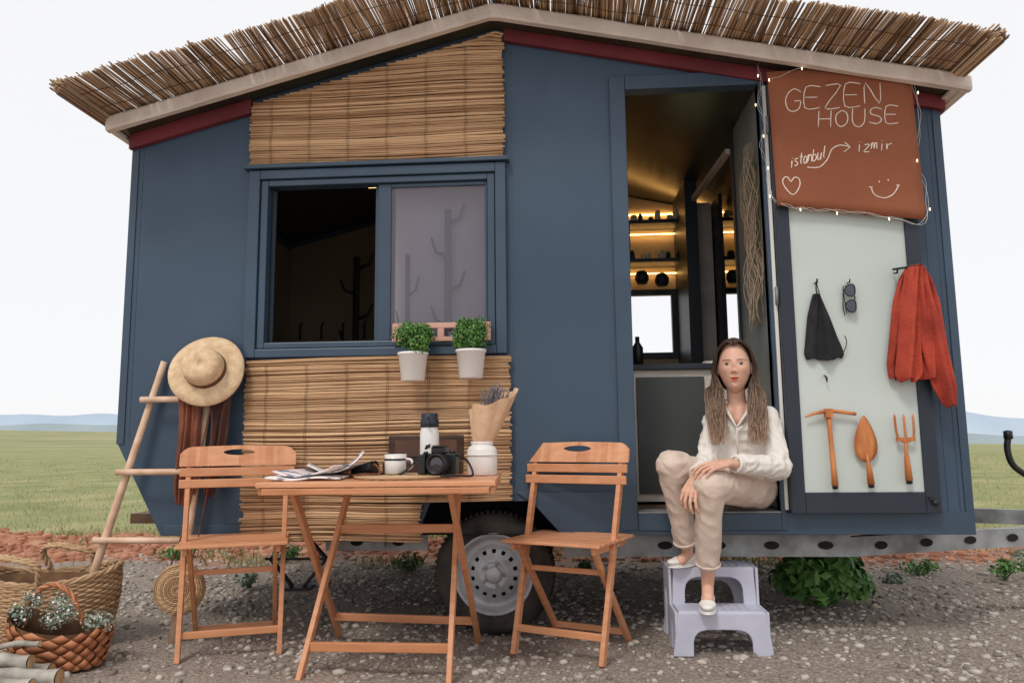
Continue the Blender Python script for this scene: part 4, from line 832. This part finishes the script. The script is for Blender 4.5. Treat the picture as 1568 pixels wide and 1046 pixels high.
for dx in (-.022,.022): 
    M=Matrix.Rotation(math.radians(75),3,'Y')@Matrix.Rotation(.2,3,'X'); mb.lathe([(.001,-.045),(.016,-.045),(.017,-.01),(.022,.0),(.024,.045),(.020,.046),(.001,.03)],(-.79,-.5+dx*1.2,z+.028),20,0,M)
mb.box(-.80,-.78,-.51,-.49,z+.03,z+.045); mb.make("barrels",bn,[black]); mb=MB(); mb.tube(catmull([(-.77,-.52,z+.03),(-.73,-.58,z+.05),(-.70,-.62,z+.018),(-.75,-.66,z+.018),(-.80,-.64,z+.012)],6),.004,5); mb.make("cord",bn,[leather])
# ============================================================ STOOL
st=empty("step_stool",(.62,-.05,0)); 
def prof_panel(mb,x,poly,th,m=0):
    n=len(poly); v=[(x,a,b) for a,b in poly]+[(x+th,a,b) for a,b in poly]
    mb.add(v,[tuple(reversed(range(n))),tuple(range(n,2*n))]+[(i,(i+1)%n,(i+1)%n+n,i+n) for i in range(n)],m)
X0,X1=.43,.80; h1,h2=.175,.325; yf,ym,yb=-.235,-.075,.12
mb=MB()
mb.box(X0+.012,X1-.012,yf+.01,ym+.012,h1-.022,h1); mb.box(X0+.014,X1-.014,ym,yb-.01,h2-.022,h2)
def skirt(y,zt,zb,leg,x0,x1,flx,arch):
    n=12; 
    pts=[(x0-flx,zb),(x0+.004,zt),(x1-.004,zt),(x1+flx,zb),(x1-leg+flx,zb)]
    for i in range(n+1): 
        q=math.pi*i/n; xm=(x0+x1)/2; hw=(x1-x0)/2-leg; pts.append((xm+hw*math.copysign(abs(math.cos(q))**.45,math.cos(q)),zb+(arch-zb)*(math.sin(q))**.45))
    pts.append((x0+leg-flx,zb)); mb.prism(pts,y,y+.012)
skirt(yf,h1-.004,0,.062,X0+.005,X1-.005,.02,.105); skirt(yb-.012,h2-.004,0,.05,X0+.01,X1-.01,.02,.24)
skirt(ym-.002,h2-.004,h1-.006,.05,X0+.012,X1-.012,.004,.285)
for x in (X0-.004,X1-.008):
    prof_panel(mb,x,[(yf,0),(yf+.05,0),(yf+.06,.09),(ym-.05,.12),(ym-.03,0),(ym+.03,0),(ym+.05,.19),(yb-.06,.22),(yb-.045,0),(yb,0),(yb-.006,h2-.002),(ym+.002,h2-.002),(ym,h1-.002),(yf+.004,h1-.002)],.012)
mb.make("shell",st,[stoolm],bevel=.005)
mb=MB()
for i in range(9):
    for (a,b,h) in ((yf+.03,ym-.02,h1),(ym+.03,yb-.03,h2)):
        x=X0+.05+i*.031; mb.box(x,x+.012,a,b,h+.0003,h+.0025)
mb.make("grip_ribs",st,[stoolm],bevel=.001)
# ============================================================ WOMAN
wo=empty("woman",(.78,0,.56))
def capsule(p0,r0,p1,r1,flat=None,n=20,h=6):
    p0=V(p0);p1=V(p1); d=p1-p0; L_=d.length; d=d/L_ if L_>1e-6 else V((0,0,1)); a=d.orthogonal().normalized(); b=d.cross(a); vs=[];rings=[]
    for i in range(1,h+1): q=math.pi/2*(1-i/h); rings.append((p0-d*r0*math.sin(q),r0*math.cos(q)))
    for i in range(0,h): q=math.pi/2*i/h; rings.append((p1+d*r1*math.sin(q),r1*math.cos(q)))
    for c,r in rings:
        for k in range(n): q=2*math.pi*k/n; vs.append(c+(a*math.cos(q)+b*math.sin(q))*r)
    t=len(vs); vs+= [p0-d*r0,p1+d*r1]
    R=len(rings); fs=[(i*n+k,i*n+(k+1)%n,(i+1)*n+(k+1)%n,(i+1)*n+k) for i in range(R-1) for k in range(n)]
    fs+=[(t,(k+1)%n,k) for k in range(n)]+[(t+1,(R-1)*n+k,(R-1)*n+(k+1)%n) for k in range(n)]
    if flat:
        ax=V(flat[0]).normalized(); out=[]
        for v in vs:
            t_=max(0,min(1,(v-p0).dot(d)/max(L_,1e-6))); base=p0+d*(L_*t_); w_=v-base; k=w_.dot(ax); out.append(v+ax*k*(flat[1]-1))
        vs=out
    return vs,fs
def blob(name,prims,voxel,mats,iters=6,wr=None,region=None):
    mb=MB()
    for p in prims: mb.add(*capsule(*p))
    me=bpy.data.meshes.new("t"); me.from_pydata(mb.v,[],mb.f); ob=bpy.data.objects.new("t",me); bpy.context.collection.objects.link(ob)
    r=ob.modifiers.new("r","REMESH"); r.mode='VOXEL'; r.voxel_size=voxel; s=ob.modifiers.new("s","SMOOTH"); s.iterations=iters; s.factor=.5
    dg=bpy.context.evaluated_depsgraph_get(); m2=bpy.data.meshes.new_from_object(ob.evaluated_get(dg)); bpy.data.objects.remove(ob)
    m2.name=name; m2.materials.clear()
    for m in mats: m2.materials.append(m)
    if wr:
        ns=[v.normal.copy() for v in m2.vertices]
        for v,nn in zip(m2.vertices,ns): v.co=v.co+nn*wr(v.co)
        m2.update()
    for p in m2.polygons:
        p.use_smooth=True
        if region: p.material_index=region(p.center)
    return link(bpy.data.objects.new(name,m2),wo)
def fold(c,axes,amp,fr,nk=.9):
    best=0;wsum=1e-6
    for (a,b,rad) in axes:
        ab=b-a; t=max(0,min(1,(c-a).dot(ab)/ab.length_squared)); p=a+ab*t; r=c-p; d=r.length; w_=math.exp(-(d/rad)**2*1.2)
        al=ab.normalized(); s=(c-a).dot(al); u=al.orthogonal().normalized(); v2=al.cross(u); th=math.atan2(r.dot(v2),r.dot(u))
        near=math.exp(-(min(t,1-t)*ab.length/.10)**2)
        if t<=0 or t>=1: near*=.25
        q=noise.noise((math.cos(th)*.9+a.x*7,math.sin(th)*.9+a.y*9,s*fr+th*.5)); rr=(1-abs(q)*3.2)
        q2=noise.noise((math.cos(th)*1.8,math.sin(th)*1.8+3,s*fr*.45+a.z*5)); rr+=.6*(1-abs(q2)*3)
        best+=w_*rr*(.35+nk*near); wsum+=w_
    return amp*(best/wsum-.3)
bf=V((-.33,-.94,0)).normalized(); bs=V((.94,-.33,0)).normalized()
RS,LS=V((.678,.05,.962)),V((.893,-.02,.965))
RE,LE=V((.610,-.05,.765)),V((.905,-.11,.745)); RWr,LWr=V((.525,-.265,.715)),V((.655,-.300,.770))
dR=(RE-RWr).normalized(); dL=(LE-LWr).normalized()
hipR,hipL=V((.745,.105,.648)),V((.85,.065,.648)); kR,kL=V((.437,-.205,.762)),V((.572,-.305,.680)); aR,aL=V((.512,-.055,.40)),V((.575,-.16,.26))
tp=[((.80,.085,.735),.112,(.79,.07,.80),.102,(bf,.86)),((.79,.06,.79),.102,(.78,.025,.90),.108,(bf,.80)),((.78,.02,.90),.10,(.78,.015,.955),.085,(bf,.78)),
 (RS,.046,LS,.046),((.735,.028,.985),.045,(.83,-.002,.985),.045),
 (RS,.048,RE,.047),(RE,.050,RWr+dR*.075,.038),(LS,.048,LE,.050),(LE,.054,LWr+dL*.075,.038),
 ((.80,.07,.735),.112,(.77,.02,.72),.10,(bf,.9)),(LE+V((.0,.03,-.01)),.045,(.88,.02,.72),.055),(LS+V((-.02,0,-.05)),.06,(.87,.0,.80),.070),(RS+V((.03,0,-.05)),.055,(.70,.03,.80),.065)]
ax_b=[(RS,RE,.06),(RE,RWr,.05),(LS,LE,.06),(LE,LWr,.05),(V((.80,.08,.70)),V((.78,.02,.96)),.11)]
ax_t=[(hipR,kR,.09),(kR,aR,.06),(hipL,kL,.09),(kL,aL,.06)]
def vneck(c):
    s=(c-V((.78,.01,0))).dot(bs); f=(c-V((.78,.01,0))).dot(bf)
    return 1 if (f>.01 and c.z>.925 and abs(s+.004)<(c.z-.925)*.50+.002) or (c.z>1.01 and abs(s)<.06) else 0
blob("blouse",tp,.006,[blouse,skin],5,wr=lambda c: fold(c,ax_b,.0066,22)*(1 if c.z<.97 else .2),region=vneck)
blob("trousers",[(hipR,.093,hipL,.093),(hipR,.088,kR,.064),(kR,.060,aR+V((-.01,-.03,.05)),.050),(hipL,.090,kL,.066),(kL,.062,aL+(kL-aL)*.27,.050),((.80,.10,.66),.112,(.80,.085,.72),.10)],.006,[trous],5,wr=lambda c: fold(c,ax_t,.006,16,.6))
mb=MB()
for (a,b,r) in ((aL+(kL-aL)*.235,(aL-kL).normalized(),.0515),(aR+V((-.012,-.034,.035)),(aR-kR).normalized(),.0515)):
    u=b.orthogonal().normalized(); v2=b.cross(u); mb.tube([a+(u*math.cos(q)+v2*math.sin(q))*r*.91 for q in np.linspace(0,2*math.pi,30)],.006,6,0,False)
mb.make("trouser_hems",wo,[trous])
mb=MB()
for (a,b) in ((RWr+dR*.042,dR),(LWr+dL*.042,dL)):
    u=b.orthogonal().normalized(); v2=b.cross(u)
    for k in (0,.012): mb.tube([a+b*k+(u*math.cos(q)+v2*math.sin(q))*.031 for q in np.linspace(0,2*math.pi,26)],.007,6,0,False)
mb.make("cuffs",wo,[blouse])
o0=V((.78,.01,0))
def bpnt(s,f,z): return V((o0.x,o0.y,0))+bs*s+bf*f+V((0,0,z))
mb=MB()
for s in (-1,1):
    P=catmull([bpnt(s*.050,-.045,1.045),bpnt(s*.060,.0,1.040),bpnt(s*.050,.045,1.01),bpnt(s*.026-.002,.083,.970),bpnt(-.004,.100,.922)],5); n=len(P); vs=[]
    for i,p in enumerate(P):
        wd=.026*math.sin(math.pi*min(1,.25+.75*i/n))**.6*(1-.6*(i/n)**4); o_=bs*s*wd+bf*(-.010)+V((0,0,-.006)); vs+=[p+bf*.004,p+o_*.5+bf*.010,p+o_]
    mb.add(vs,[(i*3+k,i*3+k+1,i*3+k+4,i*3+k+3) for i in range(n-1) for k in (0,1)],0,True)
mb.tube([bpnt(-.004,.100,.922),bpnt(-.006,.103,.87),bpnt(-.006,.100,.80)],.0025,5)
mb.make("collar",wo,[blouse],solid=.003)
hc=V((.757,-.028,1.186))
blob("neck",[((.775,.01,.97),.050,(.765,-.0,1.04),.040),((.765,-.0,1.04),.040,(.758,-.012,1.13),.042),((.72,.0,.985),.03,(.84,-.02,.985),.03),(bpnt(0,.045,.95),.035,bpnt(0,.02,1.0),.035)],.006,[skin],4)
def hand(name,wr,fore,d,nrm,thumb,curl,scale=1.0,curls=None):
    d=V(d).normalized(); nrm=V(nrm); nrm=(nrm-d*nrm.dot(d)).normalized(); s=d.cross(nrm)*thumb
    pr=[(fore,.025,wr,.020,(nrm,.85)),(wr,.020,wr+d*.035*scale,.024,(nrm,.62))]
    kn=wr+d*.080*scale
    for k,(o,l) in enumerate(((.029,.90),(.010,1.0),(-.010,.94),(-.028,.76))):
        b=kn+s*o*scale-d*abs(o)*.15; pr.append((wr+d*.02+s*o*.55*scale,.012,b,.0098,(nrm,.9)))
        p=b; dd=(d+s*o*5).normalized(); rr=.0080 if k<3 else .0070; cu=(curls or (1,1.1,1.2,1.3))[k]*curl; ang=cu*.6
        for j,ll in enumerate((.042,.027,.021)):
            ax=dd.cross(-nrm) if j==0 else ax
            dd=(Matrix.Rotation(ang,3,ax.normalized())@dd).normalized(); q=p+dd*ll*l*scale; pr.append((p,rr,q,rr*.9)); p=q; rr*=.92; ang=cu
    tb0=wr+d*.022*scale+s*.022*scale; t1=tb0+(d*.55+s*.65-nrm*.25).normalized()*.036*scale; t2=t1+(d*.85+s*.25-nrm*.35).normalized()*.030*scale; t3=t2+(d*.9+s*.05-nrm*.4).normalized()*.022*scale
    pr+=[(wr+d*.01,.015,tb0,.013),(tb0,.0125,t1,.0098),(t1,.0098,t2,.0088),(t2,.0085,t3,.0070)]
    blob(name,pr,.003,[skin],2)
hand("left_hand",LWr,LWr+dL*.075,(-.88,-.30,-.10),(.02,-.35,.93),1,.45)
hand("right_hand",RWr,RWr+dR*.075,(-.42,-.50,-.75),(-.55,-.7,.45),-1,.5)
blob("ankles",[(aR+V((-.008,-.02,.08)),.033,aR+V((.003,.01,-.03)),.024),(aR+V((.003,.01,-.03)),.025,aR+V((-.035,-.045,-.045)),.022),(aL+(kL-aL)*.32,.035,aL,.025),(aL,.025,aL+V((.0,.02,-.04)),.023),(aL,.025,aL+V((-.012,-.06,-.035)),.024)],.005,[skin],3)
def shoef(name,heel,toe,zs):
    h=V(heel);t=V(toe); d=(t-h).normalized(); m1=h.lerp(t,.35); m2=h.lerp(t,.72)
    blob(name,[(h,.029,m1,.027,((0,0,1),.85)),(m1,.028,m2,.035,((0,0,1),.58)),(m2,.035,t,.024,((0,0,1),.55))],.005,[shoe],3)
    mb=MB(); s=V((-d.y,d.x,0)).normalized(); n=24; pts=[]
    for i in range(n): 
        q=2*math.pi*i/n; u=math.cos(q); w_=math.sin(q); c=h.lerp(t,.5+.62*u*.98); ww_=.030+.008*(.5+.5*u); pts.append(c+s*w_*ww_)
    mb.add([(p.x,p.y,zs+.001) for p in pts]+[(p.x,p.y,zs+.012) for p in pts],[tuple(range(n)),tuple(range(n,2*n))]+[(i,(i+1)%n,(i+1)%n+n,i+n) for i in range(n)]); mb.make(name+"_sole",wo,[white],bevel=.002)
shoef("right_shoe",(.545,-.025,.353),(.440,-.105,.350),.325+.003); shoef("left_shoe",(.580,-.13,.208),(.548,-.285,.203),.175+.003)
hf=V((-.24,-.965,.02)).normalized(); hs=V((-hf.y,hf.x,0)).normalized(); hu=hs.cross(hf).normalized()
if hu.z<0: hu=-hu
HW,HD,HH=.0715,.094,.122
G2=lambda x,u,cx,cu,sx,su: math.exp(-((x-cx)/sx)**2-((u-cu)/su)**2)
def hshape(dx,df,du):
    x,f,u=dx*HW,df*HD,du*HH
    if du<0:
        t=(-du); k=1-.30*t**1.5; x*=k; f=f*(1-.08*t) if f>0 else f*(1-.42*t)
    if f>0:
        ax_=abs(x)
        f=f*.93; f-=.006*(ax_/HW)**2
        f+=.0085*math.exp(-(x/.0065)**2)*math.exp(-((u+.002)/.018)**2)+.0145*G2(x,u,0,-.026,.0095,.0085)+.006*G2(ax_,u,.0095,-.030,.0050,.0055)-.004*G2(x,u,0,-.040,.012,.004)
        f-=.0085*G2(ax_,u,.0300,.004,.0150,.0105)-.0060*G2(ax_,u,.0305,.0035,.0105,.0060)
        f+=.0035*G2(ax_,u,.028,.024,.018,.007)
        f+=.0050*G2(x,u,0,-.0525,.016,.0045)+.0058*G2(x,u,0,-.0645,.0145,.0052)-.0035*G2(x,u,0,-.0585,.020,.0018)-.0030*G2(x,u,0,-.0755,.016,.005)
        f+=.0085*G2(x,u,0,-.096,.018,.015)+.0045*G2(ax_,u,.042,-.018,.018,.016)-.003*G2(ax_,u,.045,-.055,.015,.02)
    return x,f,u
mb=MB(); nu,nv=260,200; vs=[]; loc=[]
for j in range(nv+1):
    ph=math.pi*j/nv
    for i in range(nu):
        q=2*math.pi*i/nu; x,f,u=hshape(math.sin(ph)*math.cos(q),math.sin(ph)*math.sin(q),math.cos(ph)); loc.append((x,f,u)); vs.append(hc+hs*x+hf*f+hu*u)
fs=[];fm=[]
for j in range(nv):
    for i in range(nu):
        a=(j*nu+i,j*nu+(i+1)%nu,(j+1)*nu+(i+1)%nu,(j+1)*nu+i); x=sum(loc[k][0] for k in a)/4;f=sum(loc[k][1] for k in a)/4;u=sum(loc[k][2] for k in a)/4
        wl=.0190; up_=.0060*max(0,1-(abs(x)/wl)**1.7)-.0014*math.exp(-(x/.004)**2); lo_=.0080*max(0,1-(x/wl)**2)
        m_=1 if (f>0 and abs(x)<wl and (-.0583-lo_)<u<(-.0583+up_)) else 0
        ex=abs(x)-.0305; 
        if f>0 and abs(ex)<.0135:
            e=ex/.0135; tilt=.0010*e; top=.0035+.0050*(1-abs(e)**2.0)*.9+tilt; bot=.0035-.0038*(1-abs(e)**2.2)+tilt
            if bot<u<top:
                m_=3 if ex**2+(u-.0046)**2<.0054**2 else 2
            elif top<=u<top+.0017*(1-.4*abs(e)): m_=4
            elif top+.0017<=u<top+.0044*(1-.6*e*e): m_=5
            elif bot-.0008<u<=bot: m_=5
        fs.append(a); fm.append(m_)
mb.v=[tuple(v) for v in vs]; mb.f=fs; mb.m=fm; mb.s=[True]*len(fs); mb.make("head",wo,[skin,lipm,eyew,iris,brow,lidm])
arr=np.array(loc); A2=arr[arr[:,1]>0.02]
def hp(x,u,off=0):
    k=np.argmin((A2[:,0]-x)**2+(A2[:,2]-u)**2); return hc+hs*x+hf*(A2[k,1]+off)+hu*u
def sph(mb,c,r,m=0,sc=(1,1,1)):
    M=Matrix((hs,hf,hu)).transposed(); mb.lathe([(r*math.sin(math.pi*i/10)+1e-5,r*math.cos(math.pi*i/10)) for i in range(11)],c,16,m,M@Matrix.Diagonal(sc).to_3x3())
nosm=mat("nostril_shadow",L(140,88,74),rough=.8)
for s in (-1,1):
    mb=MB()
    for r_k in range(34):
        t=r_k/33; x=.0135+.035*t; u=.0215+.0050*math.sin(t*2.2)-.003*t; p=hp(s*x,u,.0003); q_=hp(s*(x+.0045),u+.0026*(1-t*1.6),.0008); mb.tube([p,q_],[.0015*(1-.4*t),.0005],4)
    mb.make("brow",wo,[brow])
    mb=MB(); c=hc+hs*(s*.070)+hf*(-.008)+hu*(-.008); sph(mb,c,.028,0,(.3,.6,1)); mb.make("ear",wo,[skin])
    mb=MB(); sph(mb,hp(s*.0062,-.0345,-.0004),.0022,0,(1.1,.5,.5)); mb.make("nostril",wo,[nosm])
mb=MB()
def H(x,f,u): return hc+hs*x+hf*f+hu*u
vs=[];fs=[];nu,nv=64,40
for j in range(nv+1):
    ph=math.pi*.80*j/nv
    for i in range(nu): q=2*math.pi*i/nu; x,f,u=math.sin(ph)*math.cos(q),math.sin(ph)*math.sin(q),math.cos(ph); vs.append(H(x*HW*1.12,(f*HD*1.09)-.006,u*HH*1.05+.004))
for j in range(nv):
    for i in range(nu):
        ph=math.pi*.80*(j+.5)/nv; q=2*math.pi*(i+.5)/nu; f=math.sin(ph)*math.sin(q); u=math.cos(ph); x=math.sin(ph)*math.cos(q)
        if f>.12 and u<.80-.62*(abs(x)**2) : continue
        fs.append((j*nu+i,j*nu+(i+1)%nu,(j+1)*nu+(i+1)%nu,(j+1)*nu+i))
mb.add(vs,fs,0,True)
for s in (-1,1):
    for k in range(760):
        t=random.random()**.8; j=lambda a: random.uniform(-a,a); o=random.uniform(0,.016); lat=random.uniform(-.042,.020); ph=lat*70+random.uniform(-.5,.5); wv=random.uniform(.003,.006)
        f0=.076-.140*t; ln=random.uniform(.60,1.12)
        P=[H(s*.003+j(.003),f0,math.sqrt(max(0,1-(f0/.102)**2))*.127+.001),H(s*(.030+o*.3),f0*1.02+.004,.104-.02*t+o*.3 if f0>.03 else .115),H(s*(.064+o*.4),f0*.82,.070),H(s*(.076+o*.6),f0*.66-.002,.030),H(s*(.082+o*1.0),.030-.10*t,-.02),
           H(s*(.078+o*1.4+lat*.5),.030-.085*t,-.08),H(s*(.086+o*1.4+lat*.9)+j(.004),.054-.075*t,-.155*ln),H(s*(.088+o*1.4+lat)+j(.006),.090-.06*t,-.235*ln),H(s*(.084+o*1.0+lat*.9)+j(.008),.112-.05*t,-.310*ln)]
        P=catmull(P,4); n=len(P); P=[p+hs*(wv*math.sin(i*.42+ph)*(i/n))+hf*(wv*math.cos(i*.38+ph)*(i/n)) for i,p in enumerate(P)]
        r=random.uniform(.0014,.0026); mb.tube(P,[r*(1-.7*(i/n)**3) for i in range(n)],4,0)
mb.make("hair",wo,[hairm])
